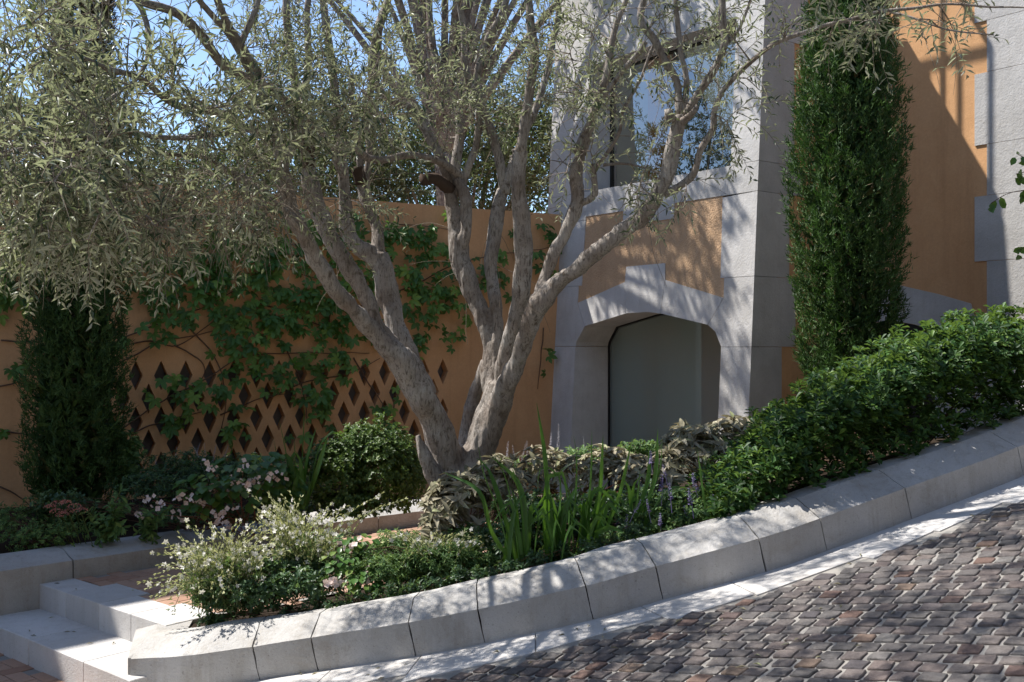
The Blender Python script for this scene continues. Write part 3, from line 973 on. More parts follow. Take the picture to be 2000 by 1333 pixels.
# left pier and arch
zl2 = zl(1100, 561)
blk([O['lb'], O['ls'], LL(O['ls'][1]), LL(.25)])
blk([O['ls'], O['l1'], O['l2'], uz(1128, 592), (uz(1130, 561)[0], zl2), LL(zl2), LL(O['ls'][1])])
blk([(uz(1136, 560)[0], zl2), (sL, Z3 - .04), LL(Z3 - .04), LL(zl2)])
blk([O['l2'], O['l3'], uz(1220, 551), uz(1128, 592)])
blk([O['l3'], O['k2'], O['r3'], uz(1299, 547), uz(1299, 514), uz(1223, 521), uz(1220, 551)])
blk([O['r3'], O['r2'], uz(1413, 582), uz(1299, 547)])
# roughcast panel
blk([(sR, Z3), (s31, Z3), (s31, zsm), (s21, zsm), (s21, Z3), (sL, Z3), (sL, Z3 - .04), (uz(1136, 560)[0], zl2), (uz(1130, 561)[0], zl2), uz(1128, 592), uz(1220, 551), uz(1223, 521),
     uz(1299, 514), uz(1299, 547), uz(1413, 582), (pz[0], Z2), (uz(1407, 542)[0], Z2)], 0.5, 'render_panel', M['peach'], gap=-0.002, s0=0.008)
# glazing
def pane(poly, name, s=0.54):
    ps = inset(poly, 0.004)
    w = empty('window', tf(poly[0][0], poly[0][1], s)); w.parent = None
    return ps
def window(poly, fr_w, gm='glass'):
    outer = inset(poly, -0.01)
    inner = inset(poly, fr_w)
    n = len(poly)
    bm = bmesh.new()
    r = []
    for s in (0.515, 0.575):
        r.append(([bm.verts.new(tf(u, z, s)) for u, z in outer], [bm.verts.new(tf(u, z, s)) for u, z in inner]))
    for i in range(n):
        k = (i + 1) % n
        bm.faces.new((r[0][0][i], r[0][0][k], r[0][1][k], r[0][1][i]))
        bm.faces.new((r[1][0][i], r[1][1][i], r[1][1][k], r[1][0][k]))
        bm.faces.new((r[0][1][i], r[0][1][k], r[1][1][k], r[1][1][i]))
    bmesh.ops.recalc_face_normals(bm, faces=bm.faces)
    me = bpy.data.meshes.new('window'); bm.to_mesh(me); bm.free()
    w = link('window', me, M['frame'], tw)
    me = bpy.data.meshes.new('pane')
    me.from_pydata([tf(u, z, 0.54) for u, z in inset(poly, fr_w * .5)], [], [tuple(range(n))])
    o = link('pane', me, M[gm], w)
    return w
arch_poly = [O['rb'], O['rs'], O['r1'], O['r2'], O['r3'], O['k2'], O['l3'], O['l2'], O['l1'], O['ls'], O['lb']]
window([W1, W2, W3, W4], 0.014)['label'] = 'large upper window reflecting sky and leaves'
window(arch_poly, 0.014, 'frosted')['label'] = 'arched lower window of dim greenish glass'
# the tower body behind
def tbox(name, u0, u1, s0, s1, z0, z1, mat, parent=tw):
    return prism(name, [tf(u0, z0, s0), tf(u1, z0, s0), tf(u1, z0, s1), tf(u0, z0, s1)],
                 [tf(u0, z1, s0), tf(u1, z1, s0), tf(u1, z1, s1), tf(u0, z1, s1)], mat, parent)
tbox('side_wall', 0.010, 0.26, 0.42, 2.9, 0.1, ZT - .02, M['orange'])
tbox('far_wall', UL - .25, UL - .01, 0.622, 2.9, 0.1, ZT - .02, M['orange'])
tbox('rear_wall', 1.75, UL - .252, 2.6, 2.9, 0.1, ZT - .02, M['orange'])  # unseen; gap left on one side lets daylight into the room
tbox('roof', -0.0, UL, 0.27, 0.95, ZT, ZT + .12, M['stone'])  # covers only the front strip, left open behind to light the interior
tbox('inner_reveal', uwl - .0, uwl + .1, 0.625, 1.15, 3.72, 5.5, M['interior'])
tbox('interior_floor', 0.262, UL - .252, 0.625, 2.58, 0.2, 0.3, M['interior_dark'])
tbox('interior_wall', 2.55, UL - .26, 0.64, 1.24, 0.3, 3.0, M['interior'])
tbox('interior_wall', 1.9, UL - .3, 1.25, 1.35, 0.3, 3.0, M['interior'])
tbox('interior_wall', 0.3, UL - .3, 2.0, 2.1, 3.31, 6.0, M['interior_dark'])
# roof railing (casts the barred shadow on the facade)
rl = empty('roof_railing', tf(0.3, ZT + .12, .5), 'dark metal railing on the tower roof casting a barred shadow on the orange house front', 'railing')
rz0, rz1 = ZT + .12, ZT + 1.45
rm = Mesh()
rm.tube([tf(0.03, rz1, .33), tf(UL - .1, rz1, .33)], .028, 8); rm.build('rail', M['metal'], rl)
rm = Mesh(); rm.tube([tf(0.03, rz1, .33), tf(0.03, rz1, 1.35)], .028, 8); rm.build('rail', M['metal'], rl)
for k in range(9):
    rm = Mesh(); rm.tube([tf(0.03 + k * .33, rz0, .33), tf(0.03 + k * .33, rz1, .33)], .02, 6); rm.build('post', M['metal'], rl)
for k in range(1, 4):
    rm = Mesh(); rm.tube([tf(0.03, rz0, .33 + k * .34), tf(0.03, rz1, .33 + k * .34)], .02, 6); rm.build('post', M['metal'], rl)

# ------------------------------------------------------------------ facade beside the tower
Q0 = T0 + I2 * 1.45
FN = Vector((-0.8, -0.6, 0)); ER = Vector((0.6, -0.8, 0))
def ftz(px, py):
    p = hit(px, py, Q0, FN) - Q0
    return (p.dot(ER), p.z + 2.0)
def ff(t, z, s=0.0): return Q0 + ER * t + I2 * s + Vector((0, 0, z - 2.0))
fa = empty('house_facade', ff(1.5, .8), 'orange rendered house front with pale stone quoins behind the dark cypress', 'building')
def fblk(pts, name='stone_block', mat=None, gap=0.0022, s0=0.0, D=.3):
    poly = [q if not q[0] > 50 else ftz(*q) for q in pts]
    poly = inset(poly, gap)
    return prism(name, [ff(t, z, s0) for t, z in poly], [ff(t, z, D) for t, z in poly], mat or M['stone'], fa)
# quoins, alternate widths
tn, tw_ = ftz(1903, 200)[0], ftz(1927, 200)[0]
zq = [ftz(1903, 617)[1], ftz(1901, 512)[1], ftz(1901, 385)[1], ftz(1927, 282)[1], ftz(1903, 146)[1], ftz(1927, 40)[1], 6.0, 6.6]
fblk([(tn - .0, 0.8), (tn, zq[0]), (3.2, zq[0]), (3.2, .8)])
for k in range(len(zq) - 1):
    t0 = tw_ if k % 2 == 0 else tn
    fblk([(t0, zq[k]), (t0, zq[k + 1]), (3.2, zq[k + 1]), (3.2, zq[k])])
fblk([(3.2, .8), (3.2, 6.6), (4.6, 6.6), (4.6, .8)])
prism('render_wall', [ff(-.02, .5, .012), ff(4.5, .5, .012), ff(4.5, 6.55, .012), ff(-.02, 6.55, .012)],
      [ff(-.02, .5, .28), ff(4.5, .5, .28), ff(4.5, 6.55, .28), ff(-.02, 6.55, .28)], M['orange'], fa)
tc = ftz(1735, 640)[0]
A_out = [ftz(1764, 559), ftz(1830, 574), ftz(1896, 593)]
A_in = [ftz(1755, 629), ftz(1785, 634), ftz(1811, 642), ftz(1824, 662), ftz(1826, 700)]
mir = lambda q: (2 * tc - q[0], q[1])
fblk(A_out + [(tn - .004, zq[0]), (tn - .004, .8), (A_in[4][0], .8)] + A_in[::-1] + [ (tc, A_in[0][1] + .01), (tc, A_out[0][1] + .05)], s0=-0.003)
fblk([mir(q) for q in A_out] + [(2 * tc - tn, zq[0]), (2 * tc - tn, .8), (mir(A_in[4])[0], .8)] + [mir(q) for q in A_in[::-1]] + [(tc, A_in[0][1] + .01), (tc, A_out[0][1] + .05)], s0=-0.003)
op = [(A_in[4][0], .8)] + A_in[::-1] + [mir(q) for q in A_in] + [(mir(A_in[4])[0], .8)]
pw_ = prism('window', [ff(t, z, .006) for t, z in inset(op, .003)], [ff(t, z, .01) for t, z in inset(op, .003)], M['frame'], fa)
fr = empty('terrace', (0, 0, 0)); bpy.data.objects.remove(fr)

# ================================================================== ORANGE WALL WITH DIAMOND LATTICE
W0 = hit(1097, 420, T0, TN)
WT = W0.z
WD = Vector((-0.868, -0.497, 0)).normalized()             # runs to the left and nearer
WNn = Vector((0.497, -0.868, 0)).normalized() * 1.0       # faces the garden
if WNn.y > 0: WNn = -WNn
def wp(t, z, s=0.0): return Vector((W0.x, W0.y, 0)) + WD * t - WNn * s + Vector((0, 0, z))
def wtz(px, py):
    p = hit(px, py, Vector((W0.x, W0.y, 0)), WNn) - Vector((W0.x, W0.y, 0))
    return (p.dot(WD), p.z)
ow = empty('orange_wall', wp(3, .4), 'tall orange rendered garden wall pierced by rows of diamond holes, creeper across it', 'wall')
TH = 0.13
holes = []
tA = wtz(865, 726)[0]
dt = 0.238
zr = [wtz(865, 726)[1], 0, 0, 0, 0]
step = (wtz(865, 726)[1] - wtz(865, 803)[1]) / 2
for r in range(6):
    zc = wtz(865, 726)[1] - r * step
    for k in range(0, 17):
        t = tA + k * dt + (dt / 2 if r % 2 else 0)
        holes.append((t, zc))
hw, hh = 0.068, 0.148
TL0, TL1 = -0.6, 9.0
bm = bmesh.new()
def loop_edges(pts):
    vs = [bm.verts.new(wp(t, z)) for t, z in pts]
    return vs, [bm.edges.new((vs[i], vs[(i + 1) % len(vs)])) for i in range(len(vs))]
# outer outline with a subdivided top so it can waver a little
top = [(t, WT + 0.006 * noise.noise(Vector((t * 1.3, 0, 0)))) for t in np.linspace(TL1, TL0, 40)]
ov, oe = loop_edges([(TL0, 0.2), (TL1, 0.2)] + top)
edges = list(oe); hv = []
for t, z in holes:
    v, e = loop_edges([(t - hw, z), (t, z - hh), (t + hw, z), (t, z + hh)]); hv.append(v); edges += e
res = bmesh.ops.triangle_fill(bm, use_beauty=True, use_dissolve=False, edges=edges)
front_faces = [f for f in bm.faces]
back = {}
for v in list(bm.verts): back[v] = bm.verts.new(v.co - WNn * TH)
for f in front_faces: bm.faces.new([back[v] for v in f.verts][::-1])
for vs in [ov] + hv:
    n = len(vs)
    for i in range(n):
        a, b = vs[i], vs[(i + 1) % n]
        bm.faces.new((a, b, back[b], back[a]))
bmesh.ops.recalc_face_normals(bm, faces=bm.faces)
me = bpy.data.meshes.new('wall_panel'); bm.to_mesh(me); bm.free()
link('wall_panel', me, M['orange'], ow)
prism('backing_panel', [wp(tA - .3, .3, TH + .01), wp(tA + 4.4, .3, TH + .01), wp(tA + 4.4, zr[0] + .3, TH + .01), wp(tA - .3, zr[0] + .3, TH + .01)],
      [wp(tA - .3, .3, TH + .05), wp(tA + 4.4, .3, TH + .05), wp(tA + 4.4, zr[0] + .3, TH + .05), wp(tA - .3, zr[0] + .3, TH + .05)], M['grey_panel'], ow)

# unseen block added beyond the left edge to shade the steps and left bed
z4 = 9.0
q1 = Vector((-6.32, 10.1, 0)); q0 = q1 + Vector((-0.7071, -0.7071, 0)) * 8.5
qa = Vector((-6.45, 10.35, 0)); q2 = q0 + Vector((-6, 3.0, 0)); q3 = qa + Vector((-6, 1.5, 0))
ring = (q0, q1, qa, q3, q2)
prism('shade_block', [(v.x, v.y, -.1) for v in ring], [(v.x, v.y, z4) for v in ring], M['orange'], None, 'structure')
# unseen blocks added behind the viewer and at right, holding back sky fill
ring = [(-14, -4), (12, -4), (12, -9), (-14, -9)]
prism('shade_block', [(x, y, -.1) for x, y in ring], [(x, y, 8.5) for x, y in ring], M['house'], None, 'structure')
ring = [(7.6, -3.9), (7.6, 6.3), (11, 6.3), (11, -3.9)]
prism('shade_block', [(x, y, -.1) for x, y in ring], [(x, y, 9.0) for x, y in ring], M['dark_block'], None, 'structure')

# ================================================================== OLIVE TREE (the main subject)
def limb(rows):
    """rows (px, py, depth, radius px) -> world points with a radius"""
    out = []
    for px, py, Y, r in rows:
        p = P(px, py, Y); out.append([*p, r / F * Y])
    return np.array(out)
LIMBS = {
 # fused into the trunk
 'A0': [(893, 1030, 7.15, 54), (884, 960, 7.15, 46), (868, 885, 7.12, 37), (846, 821, 7.07, 33), (823, 774, 7.02, 33), (798, 725, 6.98, 36), (775, 690, 6.95, 32)],
 'A1': [(790, 710, 6.95, 30), (734, 655, 6.88, 21), (694, 610, 6.78, 19), (652, 563, 6.68, 18), (624, 516, 6.6, 18), (596, 469, 6.53, 18), (572, 422, 6.48, 18), (560, 375, 6.42, 18), (550, 310, 6.36, 15)],
 'A2': [(775, 690, 6.97, 24), (740, 640, 6.97, 18), (716, 586, 6.96, 18), (692, 540, 6.95, 19), (662, 493, 6.93, 20), (636, 446, 6.91, 21), (617, 399, 6.9, 21), (606, 352, 6.88, 19), (600, 325, 6.87, 16)],
 'A3': [(825, 775, 7.1, 30), (795, 690, 7.14, 27), (772, 633, 7.17, 24), (761, 586, 7.2, 24), (749, 540, 7.22, 25), (738, 500, 7.23, 24)],
 'A3l': [(740, 510, 7.22, 20), (706, 486, 7.2, 18), (682, 458, 7.19, 17), (674, 420, 7.17, 15), (672, 370, 7.16, 14), (672, 330, 7.15, 13)],
 'A3r': [(740, 502, 7.23, 17), (736, 455, 7.27, 13), (728, 420, 7.29, 13), (712, 388, 7.3, 15), (705, 358, 7.3, 14)],
 'B0': [(900, 1030, 7.15, 56), (912, 965, 7.16, 50), (930, 905, 7.18, 41), (948, 850, 7.2, 37), (965, 795, 7.2, 35), (978, 750, 7.18, 28)],
 'Bs': [(918, 930, 7.32, 24), (908, 860, 7.42, 17), (918, 800, 7.46, 16), (938, 745, 7.45, 13), (946, 705, 7.42, 11)],
 'As': [(880, 990, 7.05, 30), (852, 940, 7.0, 19), (836, 900, 6.98, 16), (822, 862, 6.98, 12), (817, 848, 6.98, 8)],
 'B1': [(965, 790, 7.22, 22), (953, 727, 7.3, 17), (957, 680, 7.34, 16), (945, 633, 7.38, 19), (929, 586, 7.42, 20), (912, 540, 7.43, 22), (899, 493, 7.45, 22), (891, 446, 7.47, 20), (884, 410, 7.48, 16), (878, 375, 7.5, 14)],
 'B1r': [(899, 490, 7.42, 14), (910, 450, 7.4, 14), (912, 415, 7.42, 13), (905, 370, 7.46, 12), (895, 350, 7.48, 12)],
 'B2': [(970, 740, 7.28, 16), (973, 670, 7.32, 13), (968, 610, 7.36, 14), (961, 540, 7.42, 14), (962, 493, 7.45, 15), (971, 446, 7.48, 16), (978, 399, 7.5, 15), (983, 370, 7.52, 13)],
 'B3': [(978, 770, 7.18, 22), (985, 704, 7.12, 17), (998, 657, 7.07, 17), (1010, 610, 7.03, 18), (1019, 563, 7.0, 20), (1023, 516, 6.98, 21), (1022, 469, 6.97, 20), (1018, 422, 6.95, 19), (1012, 375, 6.93, 17), (1012, 335, 6.92, 15), (1018, 295, 6.9, 14)],
 'B4': [(950, 870, 7.17, 24), (975, 790, 7.1, 26), (992, 745, 7.02, 23), (1009, 704, 6.95, 20), (1027, 657, 6.88, 21), (1046, 610, 6.8, 22), (1056, 585, 6.78, 22)],
 'B4a': [(1050, 600, 6.78, 18), (1062, 545, 6.78, 13), (1085, 492, 6.78, 13), (1110, 440, 6.78, 14), (1128, 392, 6.78, 14), (1125, 335, 6.78, 15), (1135, 295, 6.78, 12)],
 'B4b': [(1050, 600, 6.77, 22), (1085, 560, 6.72, 20), (1125, 528, 6.66, 18), (1168, 490, 6.6, 18), (1212, 455, 6.55, 19), (1258, 420, 6.5, 19), (1290, 372, 6.45, 18), (1308, 310, 6.42, 17), (1324, 248, 6.4, 17), (1328, 228, 6.4, 13)],
}
UPPER = [
 [(550, 315, 6.36, 15), (535, 240, 6.25, 12), (510, 170, 6.1, 11), (470, 90, 5.9, 10), (430, 20, 5.7, 9), (400, -60, 5.5, 7)],
 [(552, 330, 6.4, 12), (575, 250, 6.5, 11), (572, 160, 6.55, 10), (560, 60, 6.6, 9), (555, -60, 6.6, 7), (540, -200, 6.6, 4)],
 [(603, 335, 6.87, 13), (590, 250, 6.9, 11), (598, 160, 6.95, 9), (600, 60, 7.0, 8), (610, -80, 7.0, 6)],
 [(672, 335, 7.15, 14), (662, 260, 7.1, 12), (652, 170, 7.05, 11), (640, 80, 7.0, 10), (625, -20, 6.95, 8), (600, -160, 6.9, 5)],
 [(672, 345, 7.15, 11), (640, 280, 7.0, 10), (585, 215, 6.7, 10), (510, 165, 6.3, 12), (440, 130, 6.0, 12), (395, 70, 5.8, 11), (350, 30, 5.6, 11), (270, 0, 5.4, 10), (200, -50, 5.2, 7)],
 [(712, 365, 7.3, 9), (722, 300, 7.32, 8), (712, 220, 7.34, 8), (735, 130, 7.36, 11), (738, 60, 7.36, 10), (765, -20, 7.4, 8), (790, -140, 7.4, 5)],
 [(706, 368, 7.3, 9), (700, 300, 7.25, 8), (690, 230, 7.2, 7), (685, 150, 7.2, 6)],
 [(882, 378, 7.5, 15), (872, 335, 7.48, 12), (845, 281, 7.45, 12), (824, 238, 7.42, 11), (796, 208, 7.4, 10), (760, 195, 7.35, 9), (728, 150, 7.3, 10), (733, 80, 7.25, 10), (755, 10, 7.2, 9), (770, -80, 7.2, 6)],
 [(888, 385, 7.5, 14), (891, 320, 7.52, 12), (900, 262, 7.55, 12), (893, 215, 7.58, 11), (872, 180, 7.6, 10), (850, 110, 7.62, 9), (840, 30, 7.65, 8), (835, -60, 7.65, 6)],
 [(905, 350, 7.5, 11), (880, 328, 7.4, 10), (845, 312, 7.25, 9), (800, 306, 7.1, 9), (752, 310, 7.0, 9), (716, 308, 6.9, 9), (694, 290, 6.8, 8), (668, 282, 6.7, 6), (640, 300, 6.6, 4)],
 [(900, 372, 7.5, 10), (925, 300, 7.5, 9), (935, 220, 7.45, 9), (910, 140, 7.4, 9), (905, 70, 7.35, 8), (895, -10, 7.3, 7)],
 [(986, 378, 7.52, 13), (975, 310, 7.5, 12), (958, 255, 7.48, 12), (942, 215, 7.46, 11), (935, 150, 7.44, 10), (950, 80, 7.4, 9), (985, 10, 7.35, 8), (1005, -90, 7.3, 6)],
 [(985, 380, 7.5, 11), (1000, 320, 7.5, 10), (1030, 250, 7.5, 9), (1060, 180, 7.5, 9), (1075, 100, 7.5, 8), (1088, 30, 7.5, 7), (1096, -60, 7.5, 5)],
 [(1018, 298, 6.9, 14), (1024, 240, 6.88, 13), (1037, 170, 6.85, 12), (1041, 95, 6.83, 12), (1034, 37, 6.8, 10), (1028, -40, 6.8, 8), (1010, -180, 6.8, 5)],
 [(1134, 302, 6.78, 12), (1152, 245, 6.75, 11), (1168, 195, 6.72, 10), (1185, 145, 6.7, 9), (1194, 90, 6.7, 8), (1208, 40, 6.7, 7), (1226, -10, 6.7, 6), (1250, -110, 6.7, 4)],
 [(1128, 398, 6.78, 10), (1150, 392, 6.75, 8), (1162, 378, 6.73, 8), (1160, 350, 6.72, 7), (1157, 318, 6.7, 7)],
 [(1160, 335, 6.72, 6), (1185, 300, 6.7, 5), (1210, 258, 6.68, 4.5), (1216, 220, 6.66, 4), (1236, 178, 6.64, 4), (1262, 125, 6.6, 3.5), (1290, 60, 6.6, 3)],
 [(1178, 322, 6.7, 4), (1215, 318, 6.68, 3), (1255, 328, 6.62, 2.5), (1290, 340, 6.55, 2)],
 [(1322, 250, 6.4, 13), (1350, 208, 6.36, 10), (1382, 160, 6.3, 9.5), (1404, 120, 6.26, 9), (1414, 82, 6.22, 9), (1410, 30, 6.2, 9), (1412, -50, 6.2, 7), (1425, -160, 6.2, 5)],
 [(1330, 225, 6.4, 10), (1324, 170, 6.42, 9), (1302, 120, 6.44, 9), (1278, 80, 6.46, 9), (1252, 40, 6.48, 9), (1258, -20, 6.5, 8), (1250, -120, 6.5, 5)],
 [(1338, 225, 6.4, 8), (1340, 160, 6.42, 7), (1326, 95, 6.44, 6), (1322, 30, 6.46, 6), (1326, -40, 6.5, 5)],
 [(1414, 84, 6.22, 6), (1440, 62, 6.2, 4), (1458, 20, 6.18, 3.5), (1475, -50, 6.15, 3)],
 [(1296, 380, 6.45, 10), (1330, 362, 6.4, 9), (1356, 338, 6.35, 8.5), (1372, 292, 6.3, 8), (1394, 250, 6.25, 8), (1393, 222, 6.22, 7), (1410, 180, 6.18, 6.5), (1445, 140, 6.12, 6), (1490, 104, 6.05, 5.5), (1545, 72, 5.95, 5), (1590, 56, 5.9, 5), (1660, 38, 5.8, 4.5), (1740, 22, 5.7, 4), (1830, 12, 5.6, 3.2), (1930, 14, 5.5, 2.5), (2040, 16, 5.4, 2)],
 [(1736, 24, 5.7, 3), (1790, 40, 5.6, 2.5), (1860, 60, 5.5, 2), (1940, 66, 5.4, 1.6)],
 [(1124, 300, 6.78, 7), (1155, 230, 6.7, 6), (1205, 150, 6.6, 6), (1255, 95, 6.5, 7), (1262, 80, 6.48, 7)],
 [(590, 440, 6.5, 9), (545, 400, 6.3, 7), (500, 360, 6.1, 7), (455, 335, 5.9, 6), (400, 310, 5.7, 5), (330, 300, 5.5, 4)],
 [(600, 460, 6.52, 8), (560, 425, 6.35, 6), (520, 385, 6.2, 6), (480, 355, 6.0, 5), (440, 345, 5.8, 4)],
 [(540, 260, 6.28, 8), (480, 250, 6.0, 9), (430, 225, 5.8, 9), (380, 215, 5.6, 9), (330, 200, 5.4, 8), (260, 150, 5.2, 7), (180, 120, 5.0, 6), (90, 90, 4.8, 4)],
 [(500, 250, 6.1, 7), (420, 262, 5.7, 7), (330, 268, 5.4, 6), (230, 255, 5.1, 6), (130, 270, 4.9, 5), (60, 290, 4.7, 4), (-20, 300, 4.6, 3)],
 [(520, 190, 6.15, 9), (440, 60, 5.9, 8), (390, 0, 5.7, 7), (330, -80, 5.5, 6)],
 [(470, 90, 5.9, 8), (500, 20, 5.9, 7), (520, -60, 5.9, 5)],
 [(270, 0, 5.4, 7), (290, 80, 5.3, 6), (270, 150, 5.2, 5), (210, 200, 5.0, 4)],
]
ot = empty('olive_tree', P(898, 1010, 7.15), 'old olive tree with many leaning grey limbs rising from the front planter', 'tree')
bm = bmesh.new()
tm = Mesh()
skel = []
def wobble(c, amp, freq, seed):
    for k in range(len(c)):
        v = Vector(c[k][:3])
        n1 = noise.noise_vector(v * freq + Vector((seed, 0, 0)))
        c[k][:3] += np.array(n1) * amp
    return c
for k, (key, rows) in enumerate(LIMBS.items()):
    L = limb(rows); c = catmull(L, 0.03)
    c = wobble(c, 0.012, 5.0, k)
    rad = c[:, 3] * 0.86 * (1 + 0.07 * np.array([noise.noise(Vector(p[:3]) * 9) for p in c]))
    tm.tube(c[:, :3], rad, 14, True, 0.05)
    if key not in ('A0', 'B0', 'Bs', 'As', 'B4', 'A3', 'B1r'):
        for p in c[len(c) // 2::4]: skel.append((p[:3], p[3]))
# root flare
for a in range(7):
    an = a * 0.9 + .2
    b0 = P(900, 1000, 7.15); b1 = b0 + np.array([math.cos(an) * .28, math.sin(an) * .26, -.2])
    cc_ = catmull(np.array([b0, (b0 + b1) / 2 + [0, 0, -.02], b1]), .03)
    tm.tube(cc_, np.linspace(.09, .03, len(cc_)), 10)
faces = [np.vstack(v) for v in tm.F.values()]
me = fast_mesh('trunk_raw', np.vstack(tm.V), faces)
raw = bpy.data.objects.new('trunk_raw', me); col.objects.link(raw)
md = raw.modifiers.new('r', 'REMESH'); md.mode = 'VOXEL'; md.voxel_size = 0.009; md.use_smooth_shade = True
ms = raw.modifiers.new('s', 'SMOOTH'); ms.factor = 0.6; ms.iterations = 3
dg = bpy.context.evaluated_depsgraph_get()
me = bpy.data.meshes.new_from_object(raw.evaluated_get(dg)); me.name = 'trunk'
bpy.data.objects.remove(raw)
nv = len(me.vertices)
co = np.empty(nv * 3, np.float32); me.vertices.foreach_get('co', co); co = co.reshape(-1, 3)
no = np.empty(nv * 3, np.float32); me.vertices.foreach_get('normal', no); no = no.reshape(-1, 3)
dsp = np.array([noise.noise(Vector((p[0] * 9, p[1] * 9, p[2] * 4))) * 0.014 + noise.noise(Vector((p[0] * 20, p[1] * 20, p[2] * 3.2 + 9))) * 0.011 + noise.noise(Vector((p[0] * 38, p[1] * 38, p[2] * 7))) * 0.0065
                + (noise.noise(Vector((p[0] * 85, p[1] * 85, p[2] * 30))) * 0.002) for p in co.tolist()])
# a knot hole at the fork
kc = P(931, 802, 6.92)
dk = np.linalg.norm((co - kc) * np.array([1.0, 1.0, 0.62]), axis=1)
dsp += np.where(dk < .03, -0.035, np.where(dk < .055, 0.016, 0)) * (no[:, 1] < 0)
co = co + no * dsp[:, None]
me.vertices.foreach_set('co', co.ravel().astype(np.float32)); me.update()
me.materials.clear(); me.materials.append(M['bark'])
link('trunk', me, M['bark'], ot)
for k, rows in enumerate(UPPER):
    c = catmull(limb(rows), 0.035)
    c = wobble(c, 0.016, 4.5, 30 + k)
    b = Mesh()
    rr = c[:, 3] * 0.82 * (1 + .12 * np.array([noise.noise(Vector(p[:3]) * 14) for p in c]))
    b.tube(c[:, :3], rr, 10, True, .10)
    # short snags
    for q in range(len(c) // 14):
        i0 = random.randrange(2, len(c) - 2); d = rdir(1)[0]; d[2] = abs(d[2])
        b.tube(np.array([c[i0, :3], c[i0, :3] + d * (rr[i0] + random.uniform(.01, .04))]), [rr[i0] * .5, rr[i0] * .3], 6)
    b.build('branch', M['bark'], ot)
    for p in c[4::3]: skel.append((p[:3], p[3]))
# sawn, darkened stubs
for rows in ([(880, 372, 7.48, 13), (850, 350, 7.38, 11), (826, 352, 7.3, 12)], [(600, 330, 6.87, 15), (602, 290, 6.86, 13), (604, 262, 6.86, 12)],
             [(1330, 240, 6.38, 9), (1352, 222, 6.3, 6), (1362, 206, 6.28, 4)], [(1130, 330, 6.78, 9), (1138, 272, 6.75, 9), (1140, 262, 6.75, 8)],
             [(706, 360, 7.28, 13), (700, 338, 7.26, 12), (698, 326, 7.25, 12)], [(1310, 236, 6.38, 12), (1306, 222, 6.36, 9), (1305, 214, 6.36, 7)]):
    c = catmull(limb(rows), .02); b = Mesh(); b.tube(c[:, :3], c[:, 3], 10, True, .2); b.build('cut_stub', M['cut'] if rows[0][0] < 900 else M['bark'], ot)

# crown: regions of (px range, py range, depth range, number of clusters, droop)
REG = [
 ((-60, 230), (-40, 240), (4.2, 6.2), 36, .15), ((200, 560), (-60, 200), (4.6, 6.8), 22, .1),
 ((-60, 260), (220, 430), (4.2, 6.0), 48, .5), ((230, 520), (180, 400), (4.6, 6.4), 30, .4),
 ((20, 330), (400, 490), (4.4, 5.6), 38, .9), ((320, 540), (370, 440), (5.0, 6.2), 8, .9),
 ((480, 760), (-40, 180), (5.2, 7.4), 33, .1), ((480, 760), (150, 290), (5.2, 7.0), 34, .3), ((760, 1060), (-40, 220), (6.0, 7.8), 32, .1),
 ((740, 1010), (140, 260), (6.6, 7.8), 10, .2), ((1040, 1260), (20, 230), (6.0, 7.2), 20, .15), ((1050, 1200), (180, 340), (6.2, 7.0), 7, .3),
 ((1200, 1420), (60, 330), (5.9, 6.9), 12, .3), ((1250, 1480), (-30, 60), (5.8, 7.0), 8, .2), ((1150, 1420), (330, 450), (6.0, 6.6), 4, .6),
 ((1640, 1930), (0, 75), (5.3, 5.9), 7, .2), ((1500, 1640), (20, 60), (5.7, 6.0), 3, .5), ((620, 760), (380, 440), (6.3, 6.9), 5, .7), ((1440, 1500), (170, 230), (5.9, 6.2), 2, .4),
 # crown above the frame
 ((-100, 700), (-500, -60), (5.0, 7.4), 26, .1), ((600, 1500), (-750, -80), (4.6, 7.6), 66, .1), ((1000, 1800), (-700, -60), (4.2, 5.8), 30, .2), ((-300, -60), (0, 450), (4.6, 6.0), 8, .4), ((150, 1300), (-900, -110), (4.4, 6.4), 70, .1), ((900, 2000), (-1100, -150), (3.7, 5.0), 20, .1),
]
SK = [p for p, r in skel]; SKr = [r for p, r in skel]
cl = []
for (x0, x1), (y0, y1), (d0, d1), n, droop in REG:
    for _ in range(n):
        Y = random.uniform(d0, d1)
        cl.append((P(random.uniform(x0, x1), random.uniform(y0, y1), Y), droop, d1 < 5.95 and x0 > 1200))
SKA = np.array(SK)
order = [np.min(np.linalg.norm(SKA - c[0], axis=1)) for c in cl]
tw_m = Mesh(); med = Mesh()
LP, LD, LN, LL_, LW_ = [], [], [], [], []
